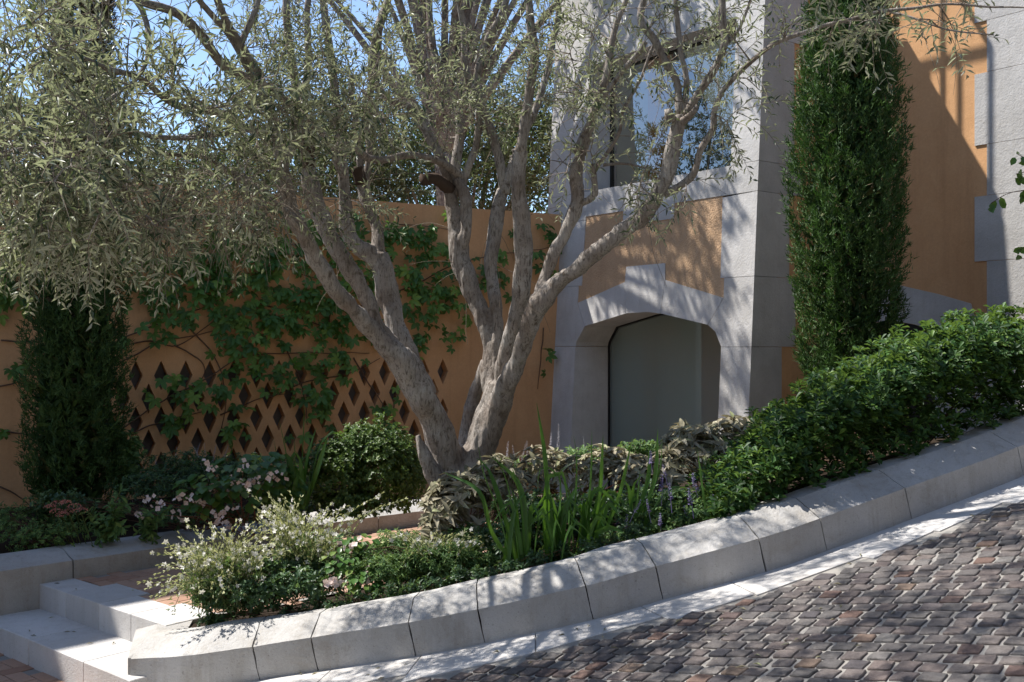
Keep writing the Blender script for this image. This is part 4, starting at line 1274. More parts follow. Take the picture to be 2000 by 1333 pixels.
def add_shoot(p0, d, length, droop, dens=1.0, ll=0.056):
    n = max(4, int(length / 0.029)); stp = length / n
    pts = [np.array(p0)]; d = np.array(d, float)
    curl = rdir(1)[0] * .05
    for k in range(n):
        d = d + np.array([0, 0, -droop * 0.075]) + curl * .6 + rdir(1)[0] * .05
        d /= np.linalg.norm(d)
        pts.append(pts[-1] + d * stp)
    pts = np.array(pts)
    tw_m.tube(pts[::2] if len(pts) > 5 else pts, np.linspace(.0026, .0011, len(pts[::2] if len(pts) > 5 else pts)), 3, False)
    side = unit(np.cross(d, rdir(1)[0]))
    for k in range(2, n + 1):
        if random.random() > dens: continue
        t = unit(pts[k] - pts[k - 1]); side = unit(np.cross(t, side)) if k % 2 else unit(side - t * np.dot(side, t))
        f = 0.6 + 0.4 * math.sin(math.pi * k / n)
        for sgn in (1, -1):
            if random.random() < .12: continue
            ld = unit(t * random.uniform(.5, 1.1) + side * sgn + rdir(1)[0] * .25)
            LP.append(pts[k]); LD.append(ld); LN.append(unit(np.array([0, 0, 1.0]) + rdir(1)[0] * .7 + t * .3))
            LL_.append(ll * f * random.uniform(.75, 1.2)); LW_.append(ll * .185 * random.uniform(.8, 1.2))
for ci in np.argsort(order):
    c, droop, fine_ = cl[ci]
    A_ = np.array(SK)
    dd = np.linalg.norm(A_ - c, axis=1) + 0.35 * np.maximum(0, A_[:, 2] - c[2] + .1) * (1 - min(droop, 1)) 
    k = int(dd.argmin()); s0 = A_[k]
    mid_ = (s0 + c) / 2 + np.array([0, 0, .06 + .1 * droop]) * np.linalg.norm(c - s0) + rdir(1)[0] * .05 * np.linalg.norm(c - s0)
    pth = catmull(np.array([s0, mid_, c]), .05)
    r0 = min(SKr[k] * .7, 0.0045 + 0.005 * np.linalg.norm(c - s0), .011)
    med.tube(pth, np.linspace(r0, .003, len(pth)), 5, False, .15)
    for q in pth[2::2]: SK.append(q); SKr.append(max(.003, r0 * .6))
    out = unit(c - s0)
    ns = random.randint(5, 8)
    for q in range(ns):
        b = pth[random.randrange(max(0, len(pth) - 6), len(pth))]
        d = unit(out * .5 + rdir(1)[0] * .9 + np.array([0, 0, .15 - .5 * droop]))
        add_shoot(b, d, random.uniform(.16, .42), droop + random.uniform(0, .3), .7, .078 if c[1] < 5.8 else (.068 if c[1] < 6.6 else .060))
# bare whippy twigs
for _ in range(620):
    k = random.randrange(len(SK)); p = SK[k]
    d = unit(rdir(1)[0] + np.array([0, 0, .1])); n = 12; pts = [p]
    for q in range(n):
        d = unit(d + rdir(1)[0] * .13 + np.array([0, 0, -.06])); pts.append(pts[-1] + d * random.uniform(.03, .05))
    tw_m.tube(np.array(pts), np.linspace(.0028, .0009, n + 1), 3, False)
# the pale tangle of hanging bare twigs at lower left
for _ in range(300):
    p = P(random.uniform(160, 580), random.uniform(330, 440), random.uniform(4.9, 6.1))
    d = unit(np.array([random.uniform(-.8, .8), random.uniform(-.4, .4), random.uniform(-.9, .2)])); pts = [p]
    for q in range(12):
        d = unit(d + rdir(1)[0] * .16 + np.array([0, 0, -.10])); pts.append(pts[-1] + d * random.uniform(.022, .042))
    tw_m.tube(np.array(pts), np.linspace(.0026, .0008, 13), 3, False)
    if random.random() < .4:
        for sg in (1, -1):
            LP.append(pts[-1]); LD.append(unit(d + rdir(1)[0] * .6)); LN.append(rdir(1)[0]); LL_.append(.045); LW_.append(.009)
med.build('twigs', M['bark'], ot, True, 'stuff')
tw_m.build('twigs', M['twig'], ot, True, 'stuff')
print('olive leaves', len(LP))
foliage(T_OLIVE, 'olive', M['olive_leaf'], ot, np.array(LP), np.array(LD), np.array(LN), np.array(LL_), np.array(LW_), singles=300)

# ================================================================== BACKGROUND TREES beyond the wall
def bg_tree(label, x, y, blobs, n, leaf_mat, ll, name='olive_tree', trunk_h=2.0, group=None):
    o = empty(name, (x, y, 0), label, 'tree', group)
    t = Mesh()
    top = [np.array([x, y, trunk_h])]
    t.tube(catmull(np.array([[x, y, -.2], [x + .1, y, trunk_h * .5], [x, y, trunk_h]]), .2), np.linspace(.18, .12, len(catmull(np.array([[x, y, -.2], [x + .1, y, trunk_h * .5], [x, y, trunk_h]]), .2))), 8)
    t.build('trunk', M['bark'], o)
    br = Mesh(); PP, DD, NN = [], [], []
    tot = sum(b[3] * b[3] * b[4] for b in blobs)
    for bx, by, bz, rx, rz in blobs:
        c = np.array([bx, by, bz])
        m_ = (top[0] + c) / 2 + np.array([0, 0, .2]); pth = catmull(np.array([top[0], m_, c]), .2)
        br.tube(pth, np.linspace(.07, .02, len(pth)), 6, False)
        k = int(n * rx * rx * rz / tot)
        nsh = k // 26 + 1
        sc = rdir(nsh) * np.array([rx, rx, rz]) * (rng.random((nsh, 1)) ** .45)
        for s in sc:
            p = c + s; d = unit(s + rng.normal(size=3) * .5 * rx + np.array([0, 0, .25 * rz]))
            L = random.uniform(.25, .5)
            tt = np.sort(rng.random(26))
            pts = p + d * (tt * L)[:, None] + rng.normal(size=(26, 3)) * .03
            PP.append(pts); DD.append(unit(d + rdir(26) * .9)); NN.append(unit(rdir(26) * .7 + [0, 0, .8]))
            if random.random() < .35: br.tube(np.array([p - d * .15, p + d * L * .7]), [.006, .002], 3, False)
    br.build('branch', M['bark'], o)
    PP = np.vstack(PP); DD = np.vstack(DD); NN = np.vstack(NN)
    foliage(T_OLIVE, 'olive', leaf_mat, o, PP, DD, NN, ll * rng.uniform(.7, 1.25, len(PP)), ll * .26 * rng.uniform(.8, 1.2, len(PP)), part='leaf', mass='crown')
    return o
def blob(px, py, Y, r, rz=None):
    p = P(px, py, Y); return (p[0], p[1], p[2], r, rz or r * .85)
bg_tree('dense grey green olive tree behind the wall just left of the tower', P(900, 700, 14.6)[0], 14.6,
        [blob(760, 300, 14.2, .8), blob(860, 240, 14.6, .9), blob(970, 250, 14.6, .85), blob(930, 340, 14.0, .8), blob(1050, 300, 14.8, .8), blob(800, 360, 14.0, .75), blob(1020, 200, 15.0, .7), blob(880, 170, 15.2, .6),
         blob(1120, 200, 15.2, .8), blob(1150, 330, 15.0, .8), blob(1010, 365, 14.2, .6)], 26000, M['bg_leaf'], .085)
bg_tree('green olive tree beyond the wall seen between the left limbs', P(520, 700, 13.6)[0], 13.6,
        [blob(420, 330, 13.2, .65), blob(520, 300, 13.4, .7), blob(640, 310, 13.5, .8), blob(690, 250, 14.0, .7), blob(560, 370, 13.0, .6), blob(320, 350, 13.0, .6), blob(700, 350, 13.5, .6)], 17000, M['bg_leaf'], .08)
bg_tree('green bushy tree beyond the wall at the left edge', P(140, 700, 12.6)[0], 12.6,
        [blob(60, 290, 12.2, .6), blob(160, 330, 12.2, .6), blob(240, 320, 12.4, .6), blob(-60, 300, 12.2, .7), blob(100, 240, 12.6, .5)], 11000, M['bg_leaf'], .08)
# tall tree whose crown throws the dappled shade on the tower (stands beyond the wall)
sb = []
for q in range(30):
    u_, z_ = random.uniform(-.3, 3.2), random.uniform(1.2, 5.6)
    b_ = tf(u_, z_); kk_ = max((6.3 - z_) / 3.14, 0.0) + random.uniform(.15, .75)
    c_ = b_ + Vector((-2.0, .69, 3.14)) * kk_
    sb.append((c_.x, max(c_.y, 11.6), c_.z, random.uniform(.3, .5), random.uniform(.3, .45)))
bg_tree('tall loose olive tree behind the wall whose leaves dapple the tower with shade', -0.9, 13.4, sb, 8200, M['bg_leaf'], .10, trunk_h=4.5)
bg_tree('tall leafy tree reflected against the sky in the upper tower window', -9.5, 12.6, [(-9.2, 12.4, 5.2, .9, .8), (-9.4, 13.2, 6.4, 1.0, .9), (-9.0, 12.9, 4.6, .8, .6), (-9.8, 12.2, 7.2, .9, .9), (-9.4, 14.0, 5.4, .9, .9), (-9.6, 11.6, 6.0, .8, .8)], 9000, M['bg_leaf'], .11)
# clipped dark hedge directly behind the wall
hb = empty('dark_hedge', (1.0, 15.8, 0), 'dark evergreen hedge in deep shade behind the orange wall', 'hedge')
n = 22000
pp = np.stack([rng.uniform(-8, 2.6, n), rng.uniform(15.3, 16.2, n), rng.uniform(2.5, 5.6, n)], 1)
pp[:, 2] -= np.maximum(0, -pp[:, 0] - 2.5) * .28
foliage(T_OVAL, 'oval', M['hedge_leaf'], hb, pp, rdir(n), unit(rdir(n) + [0, -.6, .6]), .10, .05)
sm = Mesh(); 
for k in range(14): sm.tube(np.array([[-8 + k * .8, 15.8, -.1], [-8 + k * .8, 15.8, 3.5]]), .04, 5)
sm.build('stem', M['stem'], hb)

# ================================================================== CYPRESSES
def cypress(x, y, z0, z1, rfun, label, n, lean=(0, 0), dry=None, seed=0):
    o = empty('cypress', (x, y, z0), label, 'tree')
    t = Mesh(); pth = np.array([[x, y, z0 - .1], [x + lean[0] * .5, y, (z0 + z1) / 2], [x + lean[0], y + lean[1], z1]]); cc = catmull(pth, .2)
    t.tube(cc, np.linspace(.07, .015, len(cc)), 8); t.build('trunk', M['bark'], o)
    # upright plumes, each a bundle of fine sprays
    H = z1 - z0
    nb = int(n / 26)
    PP, DD = [], []
    for _ in range(nb):
        h = random.random() ** .85; a = random.uniform(0, 2 * math.pi)
        r = rfun(h) * (0.62 + .38 * random.random() ** .6) * (1 + .30 * noise.noise(Vector((math.cos(a) * 1.9, math.sin(a) * 1.9, h * H * 1.5 + seed))) + .12 * noise.noise(Vector((math.cos(a) * 5, math.sin(a) * 5, h * H * 4 + seed))))
        if random.random() < .3: r *= random.uniform(.3, .9)
        cx = np.interp(h, [0, 1], [x, x + lean[0]]); cy = np.interp(h, [0, 1], [y, y + lean[1]])
        base = np.array([cx + math.cos(a) * r, cy + math.sin(a) * r, z0 + h * H])
        ax = unit(np.array([math.cos(a) * .45, math.sin(a) * .45, 1.0]) + rng.normal(size=3) * .2)
        L = random.uniform(.10, .22)
        m = 26
        tt = rng.random(m)
        PP.append(base + ax * (tt * L)[:, None] + rng.normal(size=(m, 3)) * .012)
        DD.append(unit(ax + rdir(m) * .85))
    PP = np.vstack(PP); DD = np.vstack(DD)
    m = len(PP)
    k = 5200; hh_ = rng.random(k); aa = rng.uniform(0, 6.283, k)
    lim = 1.0 if dry is None else (dry - z0) / H
    hh_ *= lim
    rr_ = np.array([rfun(h) for h in hh_]) * np.sqrt(rng.random(k)) * .66
    core = np.stack([x + lean[0] * hh_ + np.cos(aa) * rr_, y + lean[1] * hh_ + np.sin(aa) * rr_, z0 + hh_ * H], 1)
    foliage(T_OVAL, 'oval', M['cypress'], o, core, unit(rdir(k) + [0, 0, .8]), rdir(k), .12, .05, mass='inner_foliage')
    rl = np.repeat(rng.random(nb), 26) * .6 + rng.random(m) * .4
    if dry is not None:
        isd = PP[:, 2] > dry + rng.normal(size=m) * .15
    else: isd = np.zeros(m, bool)
    for sel, mat, nm in ((~isd, M['cypress'], 'foliage'), (isd, M['cypress_dry'], 'dry_foliage')):
        if sel.any():
            foliage(T_NEEDLE, 'needle', mat, o, PP[sel], DD[sel], rdir(sel.sum()), rng.uniform(.035, .065, sel.sum()), .011, part='spray', mass=nm, rnd=rl[sel])
    return o
def rf_right(h):
    return np.interp(h, [0, .05, .2, .4, .58, .7, .81, 1.0], [.30, .38, .42, .465, .42, .36, .29, .18])
cypress(2.92, 8.85, 1.12, 5.9, rf_right, 'dark narrow cypress standing in front of the house at right', 92000, (-.02, 0), None, 3)
def rf_left(h):
    return np.interp(h, [0, .06, .18, .34, .5, .7, 1.0], [.27, .36, .385, .35, .24, .18, .14])
cypress(-3.68, 8.55, .48, 6.6, rf_left, 'tall cypress in the left bed, green below and brown and thin above', 88000, (.13, 0), 3.25, 9)

# ================================================================== CREEPER ON THE WALL
vn = empty('creeper', wp(2.5, .5), 'green creeper with fingered leaves and brown stems spreading over the orange wall', 'climbing plant')
def wpx(px, py, s=0.02):
    t, z = wtz(px, py); return np.array(wp(t, z, -s))
stems = [
 [(200, 690), (260, 672), (300, 668), (345, 676), (400, 640), (460, 600)], [(225, 715), (270, 690), (320, 665), (380, 655), (440, 640)], [(240, 660), (330, 625), (400, 600), (470, 560), (560, 520)],
 [(340, 675), (370, 690), (400, 720), (380, 760)], [(210, 860), (290, 800), (340, 770), (400, 740), (470, 700), (560, 690), (640, 690), (720, 690)], [(240, 850), (330, 820), (420, 800)],
 [(500, 590), (560, 610), (640, 640), (680, 625)], [(640, 640), (650, 600), (690, 560)], [(520, 780), (600, 745), (680, 730), (740, 700)], [(430, 810), (520, 775), (560, 770)],
 [(0, 560), (60, 545), (140, 520), (220, 500)], [(0, 755), (30, 748), (60, 740)], [(0, 665), (50, 668), (110, 650)], [(0, 840), (60, 850), (90, 860)], [(0, 950), (30, 965), (60, 990)],
 [(560, 480), (660, 470), (780, 440), (880, 450)], [(700, 600), (800, 560), (880, 520), (960, 500), (1040, 490), (1090, 480)], [(1060, 640), (1055, 700), (1050, 760)], [(780, 700), (770, 780), (765, 850)],
 [(400, 500), (500, 500), (600, 540), (680, 560)], [(370, 640), (420, 700), (440, 780), (430, 850)], [(560, 680), (590, 760), (600, 830)], [(690, 700), (740, 780), (780, 840)]]
sk_v = []
for s in stems:
    b = Mesh(); c = catmull(np.array([wpx(a, b_, .015) for a, b_ in s]), .04)
    c = wobble(c, .012, 6, 3)
    b.tube(c, np.linspace(.008, .0035, len(c)), 5, True, .2); b.build('stem', M['stem'], vn)
    sk_v += list(c)
# leaf = five leaflets from one point
def palmate():
    V, Fc = [], []; T = T_OVAL
    for k, (a, L) in enumerate([(-100, .62), (-50, .88), (0, 1.0), (50, .88), (100, .62)]):
        ca, sa = math.cos(R(a)), math.sin(R(a))
        v = T[0].copy(); v[:, 0] = v[:, 0] * L + .04; v[:, 1] *= .53 * L
        V.append(np.stack([v[:, 0] * ca - v[:, 1] * sa, v[:, 0] * sa + v[:, 1] * ca, v[:, 2] * L], 1)); Fc.append(T[1] + k * len(T[0]))
    return np.vstack(V), np.vstack(Fc)
T_PALM = palmate()
VB = [(640, 470, 170, 45, 80), (470, 500, 120, 55, 75), (380, 540, 90, 40, 30), (700, 640, 90, 40, 26), (480, 620, 120, 30, 40), (420, 570, 110, 50, 42), (330, 620, 60, 25, 12), (560, 560, 130, 45, 60), (560, 640, 150, 40, 60), (480, 690, 80, 40, 30), (640, 700, 70, 30, 22),
      (800, 520, 90, 60, 70), (850, 590, 80, 55, 55), (860, 660, 60, 35, 18), (790, 455, 70, 22, 30), (380, 770, 70, 45, 26), (340, 830, 40, 30, 8), (450, 830, 40, 40, 10), (590, 760, 60, 35, 14), (620, 800, 50, 40, 12),
      (750, 800, 30, 50, 8), (280, 655, 40, 20, 5), (1060, 490, 30, 45, 16), (620, 590, 60, 30, 24), (300, 580, 70, 40, 22), (520, 720, 60, 30, 18), (990, 480, 50, 40, 20), (940, 540, 60, 40, 22), (30, 560, 40, 50, 22), (20, 500, 40, 40, 14), (30, 720, 20, 20, 4), (10, 840, 15, 10, 2),
      (1055, 700, 8, 20, 3), (300, 520, 80, 40, 26), (240, 670, 30, 10, 4), (700, 560, 60, 40, 20), (560, 430, 150, 25, 24)]
pos, D, N, L = [], [], [], []
for cx, cy, rx, ry, n in VB:
    for _ in range(n):
        a = random.gauss(0, .55), random.gauss(0, .55)
        p = wpx(cx + a[0] * rx, cy + a[1] * ry, random.uniform(.03, .13))
        if p[2] > WT - .04: continue
        pos.append(p); D.append([random.uniform(-.7, .7), -.35, random.uniform(-1.1, .1)]); N.append(np.array(WNn) + rng.normal(size=3) * .35 + [0, 0, .3]); L.append(random.uniform(.075, .125))
pos = np.array(pos); L = np.array(L)
foliage(T_PALM, 'palm', M['vine_leaf'], vn, pos, unit(np.array(D)), unit(np.array(N)), L, L, singles=300)

# ================================================================== BED PLANTS
def whorls(centers, ups, nleaf, L, W, tilt, T, key, mat, o, singles=0, jit=.25, part='leaf', stem=None):
    PP, DD, NN = [], [], []
    for c, u in zip(centers, ups):
        u = unit(u); a0 = random.uniform(0, 6.28)
        x = unit(np.cross(u, [0.3, .2, 1.0]) + 1e-6); y = np.cross(u, x)
        for k in range(nleaf):
            a = a0 + k * 2.4
            d = unit(u * tilt + (x * math.cos(a) + y * math.sin(a)) + rng.normal(size=3) * jit)
            PP.append(c - u * .004 * k); DD.append(d); NN.append(unit(u + rng.normal(size=3) * .2))
    PP = np.array(PP); n = len(PP)
    s = rng.uniform(.7, 1.2, n)
    return foliage(T, key, mat, o, PP, np.array(DD), np.array(NN), L * s, W * s, singles, part)

def stems_to(o, base, pts, r, mat, frac=1.0, name='stem'):
    b = Mesh()
    for p in pts:
        if random.random() > frac: continue
        b0 = base + rng.normal(size=3) * [.06, .05, 0]
        m_ = (b0 + p) / 2 + rng.normal(size=3) * .03 + [0, 0, .05]
        c = catmull(np.array([b0, m_, p]), .06); b.tube(c, np.linspace(r, r * .5, len(c)), 4, False)
    if b.n: b.build(name, mat, o, kind='stuff' if len(pts) > 12 else None)

# clipped hedge along the wall at right
hg = empty('hedge', (2.6, 6.9, 1.1), 'glossy dark green clipped hedge filling the right end of the planter', 'hedge')
def hedge_top(px): return np.interp(px, [1330, 1420, 1500, 1600, 1700, 1780, 1860, 2000, 2200], [965, 895, 815, 757, 708, 665, 648, 636, 620])
cs, us = [], []
for _ in range(5300):
    s = random.uniform(0, 1) ** .9
    x = 1.15 + s * 3.6
    # wall line at x
    k = np.argmin(np.abs(fx - x)); sfr = fs_[k]; wtp = wall_top(sfr)
    depth = random.random() ** 1.3 * .95
    y = wtp[1] + .0 + depth
    px = 1000 + F * x / y
    if px < 1360 + random.uniform(-20, 60): continue
    ztop = HC - (hedge_top(1000 + F * x / (wtp[1] + .75)) - HY) / F * (wtp[1] + .75)
    zb = wtp[2] + .02
    prof = min(1.0, (depth + .22) / .42) ** .45
    zt = zb + (ztop - zb) * prof
    zt += .10 * noise.noise(Vector((x * 4, y * 4, 0))) + .05 * noise.noise(Vector((x * 11, y * 11, 3)))
    surf = random.random()
    z = zt - abs(random.gauss(0, .06)) if surf < .62 else zb + (zt - zb) * random.random()
    if random.random() < .07: z = zt + random.uniform(.03, .11)
    f = 1 - min(1, depth / .35)
    cs.append([x, y, z]); us.append([random.gauss(0, .3), -f * .8 + random.gauss(0, .3), 1.0 + .2 * random.random()])
whorls(np.array(cs), np.array(us), 8, .060, .027, .6, T_OBOV, 'obov', M['hedge_leaf'], hg, singles=300)
stems_to(hg, np.array([2.6, 7.0, 1.05]), np.array([[1.6 + k * .09, 7.1 + .3 * random.random(), 1.15 + .03 * k] for k in range(20)]), .008, M['stem'])
b = Mesh()
for (px, py, Y) in [(1518, 818, 6.5), (1598, 822, 6.4), (1606, 816, 6.4), (1512, 826, 6.5)]:
    for q in range(14):
        p = P(px, py, Y - .1) + rng.normal(size=3) * .015
        V_, F_ = inst_arrays(T_OVAL, p[None], rdir(1), rdir(1), .012, .009); b.add(V_, F_)
b.build('blossom', M['white_petal'], hg)

# tan felt-leaved shrubs
def tan_shrub(label, blobs, n_per, L, up=1.0):
    c0 = np.mean([b[0] for b in blobs], axis=0)
    o = empty('felt_shrub', (c0[0], c0[1], c0[2] - .3), label, 'shrub')
    cs, us = [], []
    for c, r in blobs:
        r = np.array(r)
        for _ in range(int(n_per * r[0] * r[2] * 8)):
            d = rdir(1)[0]; d[1] = -abs(d[1]) if random.random() < .75 else d[1]; d[2] = abs(d[2]) if random.random() < .7 else d[2]
            k = random.random() ** .35
            cs.append(c + d * r * k); us.append(d * [1, 1, .6] + [0, -.1, .8 * up])
    whorls(np.array(cs), np.array(us), 8, L, L * .44, .35, T_LANCE, 'lance', M['tan_leaf'], o, singles=110, jit=.18)
    stems_to(o, np.array([c0[0], c0[1], c0[2] - .35]), np.array(cs)[::6], .004, M['red_stem'])
    return o
tan_shrub('tan grey leaved shrub spilling round the foot of the olive trunk', [(P(905, 985, 6.45), (.26, .22, .20)), (P(860, 1010, 6.35), (.14, .16, .15)), (P(965, 950, 6.6), (.2, .2, .2)), (P(850, 1065, 6.25), (.12, .14, .12))], 150, .085)
tan_shrub('low tan leaved shrub behind the strap leaves and below the arched window', [(P(1060, 925, 7.4), (.34, .25, .20)), (P(1180, 930, 7.3), (.36, .25, .22)), (P(1010, 960, 7.2), (.2, .2, .16)), (P(1250, 940, 7.0), (.25, .25, .2))], 90, .078)
tan_shrub('taller tan leaved shrub beside the dark hedge', [(P(1360, 890, 7.1), (.28, .25, .25)), (P(1430, 860, 7.2), (.3, .25, .18)), (P(1300, 930, 6.9), (.18, .2, .2)), (P(1480, 855, 7.3), (.2, .2, .12)), (P(1340, 850, 7.3), (.12, .12, .1))], 100, .085)
# green undergrowth between them
def bush(label, name, cat, blobs, n, L, W, T, key, mat, nleaf=6, tilt=.6, singles=0, stem=M['stem'], group=None, fill=.5):
    c0 = np.mean([b[0] for b in blobs], axis=0); zb = min(b[0][2] - b[1][2] * .8 for b in blobs)
    o = empty(name, (c0[0], c0[1], zb), label, cat, group)
    cs, us = [], []
    tot = sum(b[1][0] * b[1][2] for b in blobs)
    for c, r in blobs:
        r = np.array(r)
        for _ in range(int(n * r[0] * r[2] / tot)):
            d = rdir(1)[0]; d[1] = -abs(d[1]) if random.random() < .7 else d[1]
            if d[2] < -.2 and random.random() < .6: d[2] *= -1
            k = random.random() ** fill * (1 + .25 * noise.noise(Vector(tuple(d * 2.2)) + Vector(c.tolist())))
            cs.append(c + d * r * k); us.append(d * [1, 1, .7] + [0, 0, .6])
    whorls(np.array(cs), np.array(us), nleaf, L, W, tilt, T, key, mat, o, singles=singles)
    stems_to(o, np.array([c0[0], c0[1], zb]), np.array(cs)[::max(1, len(cs) // 50)], .003, stem)
    return o
bush('bright green low leaves in front of the tower foot', 'leafy_plant', 'plant', [(P(1150, 895, 7.9), (.3, .2, .10)), (P(1260, 880, 7.9), (.25, .2, .08))], 260, .04, .02, T_OVAL, 'oval', M['sage_leaf'], singles=60)
bush('mixed green leaves under the tall strap leaves', 'leafy_plant', 'plant', [(P(1180, 1010, 6.3), (.4, .25, .2)), (P(1050, 1020, 6.3), (.34, .25, .2)), (P(1000, 1060, 6.1), (.25, .25, .16)), (P(1300, 1000, 6.4), (.3, .2, .18))], 1500, .035, .018, T_OVAL, 'oval', M['small_leaf'])
# round shrub and others of the left bed
bush('rounded small leaved green shrub overhanging the shaded garden wall', 'round_shrub', 'shrub', [(P(735, 905, 8.6), (.40, .38, .40)), (P(660, 930, 8.4), (.28, .28, .33)), (P(790, 940, 8.8), (.22, .3, .28)), (P(690, 985, 8.3), (.3, .2, .12))], 3200, .032, .021, T_OVAL, 'oval', M['box_leaf'], nleaf=6, singles=200, fill=.3)
bush('feathery low green plant trailing over the wall at the left edge', 'trailing_plant', 'plant', [(P(60, 1050, 7.5), (.3, .18, .14)), (P(130, 1040, 7.6), (.2, .18, .12)), (P(20, 1020, 7.7), (.2, .2, .16))], 420, .024, .012, T_OVAL, 'oval', M['sage_leaf'], nleaf=7, singles=40)
def sage(label, tips, L):
    c0 = np.mean(tips, axis=0); o = empty('sage_plant', (c0[0], c0[1] + .1, .5), label, 'plant')
    cs, us = [], []
    b = Mesh()
    for t in tips:
        base = np.array([c0[0] + random.uniform(-.08, .08), c0[1] + .15, .5]); t = np.array(t)
        m_ = (base + t) / 2 + [0, -.03, .07]; c = catmull(np.array([base, m_, t]), .035)
        b.tube(c, .003, 4, False)
        for k in range(len(c) // 3, len(c)):
            cs.append(c[k]); us.append(unit(c[k] - c[k - 1]) + [0, -.2, .3])
    b.build('stem', M['green_stem'], o)
    whorls(np.array(cs), np.array(us), 4, L, L * .38, .35, T_OVAL, 'oval', M['sage_leaf'], o, singles=90)
sage('broad leaved green sage leaning over the wall below the cypress', [P(x, y, 7.55) for x, y in [(170, 1000), (195, 1050), (215, 985), (235, 960), (225, 1040), (185, 1070), (250, 985), (240, 1030), (160, 1040), (205, 1015), (180, 1020)]], .07)
sage('smaller green sage plant drooping beside the wall joint', [P(x, y, 7.75) for x, y in [(290, 1000), (270, 1040), (300, 1055), (283, 1070), (275, 1010), (305, 1020), (325, 995)]], .065)
bush('light green climbing leaves against the lattice beside the cypress', 'leafy_plant', 'plant', [(P(245, 880, 8.9), (.18, .12, .16)), (P(245, 930, 8.7), (.16, .12, .14)), (P(230, 900, 8.8), (.2, .1, .12))], 240, .06, .036, T_OVAL, 'oval', M['sage_leaf'], nleaf=4, singles=50)
bush('dark fine leaved mass below the lattice', 'leafy_plant', 'plant', [(P(360, 930, 8.7), (.5, .22, .22)), (P(470, 930, 8.9), (.4, .22, .22)), (P(290, 960, 8.4), (.35, .2, .2)), (P(560, 950, 8.7), (.35, .22, .25))], 1500, .035, .012, T_LANCE, 'lance', M['small_leaf'], nleaf=7)
bush('low leaves along the edge of the left bed', 'leafy_plant', 'plant', [(P(340, 1010, 8.0), (.3, .12, .08)), (P(470, 1010, 8.2), (.4, .12, .1)), (P(580, 1000, 8.5), (.25, .12, .1)), (P(120, 985, 7.9), (.3, .2, .12))], 520, .035, .02, T_OVAL, 'oval', M['small_leaf'], nleaf=5)

# begonias: round leaves with pinkish white flower clusters
PET = {}
def flower_mesh(key, npet, mat, L, W, cup=.5):
    if key in PET: return PET[key]
    PP = np.zeros((npet, 3)); a = np.arange(npet) * 2 * math.pi / npet
    DD = np.stack([np.cos(a), np.sin(a), np.full(npet, cup)], 1)
    V_, F_ = inst_arrays(T_OVAL, PP, DD, np.tile([0, 0, 1.0], (npet, 1)), L, W)
    me = fast_mesh('flower', V_, F_, True, rng.random(len(V_))); me.materials.append(mat); PET[key] = me
    return me
def put(me, name, parent, p, up, s=1.0):
    o = bpy.data.objects.new(name, me); col.objects.link(o); o.parent = parent
    o.matrix_parent_inverse = Matrix.Translation(-Vector(parent.location))
    q = Vector(up).to_track_quat('Z', 'Y')
    o.matrix_basis = Matrix.Translation(Vector(p)) @ q.to_matrix().to_4x4() @ Matrix.Rotation(random.uniform(0, 6.28), 4, 'Z') @ Matrix.Scale(s, 4)
    return o
def begonia(label, blobs, nl, clusters, Y, zb, k=1.0):
    c0 = np.mean([b[0] for b in blobs], axis=0)
    o = empty('begonia', (c0[0], c0[1], zb), label, 'flowering plant', None)
    PP, DD, NN = [], [], []
    for c, r in blobs:
        for _ in range(nl):
            d = rdir(1)[0]; d[1] = -abs(d[1]); PP.append(c + d * r * random.random() ** .4)
            DD.append(unit(d * [1, 1, .2] + [0, -.2, -.4])); NN.append(unit(d + [0, -.5, .8]))
    n = len(PP); s = rng.uniform(.6, 1.25, n)
    foliage(T_OVAL, 'oval', M['begonia_leaf'], o, np.array(PP), np.array(DD), np.array(NN), .085 * s * k, .075 * s * k, singles=min(n, 120))
    me = flower_mesh('beg', 4, M['pink_petal'], .023, .024, .35)
    b = Mesh()
    for px, py in clusters:
        p = P(px, py, Y + random.uniform(-.1, .1)); base = np.array([c0[0] + random.uniform(-.1, .1), c0[1], zb])
        c = catmull(np.array([base, (base + p) / 2 + [0, -.03, .06], p]), .05); b.tube(c, .002, 4, False)
        for _ in range(random.randint(5, 9)):
            put(me, 'flower', o, p + rng.normal(size=3) * [.03, .02, .02], [random.gauss(0, .5), -.8, random.gauss(.1, .5)], random.uniform(.6, 1.15))
    b.build('stem', M['red_stem'], o)
begonia('pinkish white begonia in the left bed below the lattice', [(P(470, 935, 7.95), np.array([.28, .18, .2])), (P(520, 920, 8.1), np.array([.2, .15, .18])), (P(400, 960, 7.95), np.array([.22, .15, .15])), (P(545, 960, 8.1), np.array([.2, .15, .15]))], 70,
        [(408, 912), (448, 955), (475, 915), (298, 978), (312, 985), (355, 975), (345, 1008), (378, 975), (425, 1010), (438, 1000), (480, 945), (398, 985), (520, 935), (542, 930), (500, 940), (462, 940), (415, 950), (275, 1005), (430, 1018), (445, 1022)], 7.85, .5)
begonia('small pale begonia at the edge of the front planter', [(P(665, 1100, 6.0), np.array([.12, .1, .1])), (P(700, 1130, 5.95), np.array([.12, .1, .08])), (P(690, 1055, 6.2), np.array([.14, .1, .06]))], 34,
        [(645, 1140), (712, 1132), (668, 1142), (690, 1062), (724, 1110)], 5.95, .42, .62)

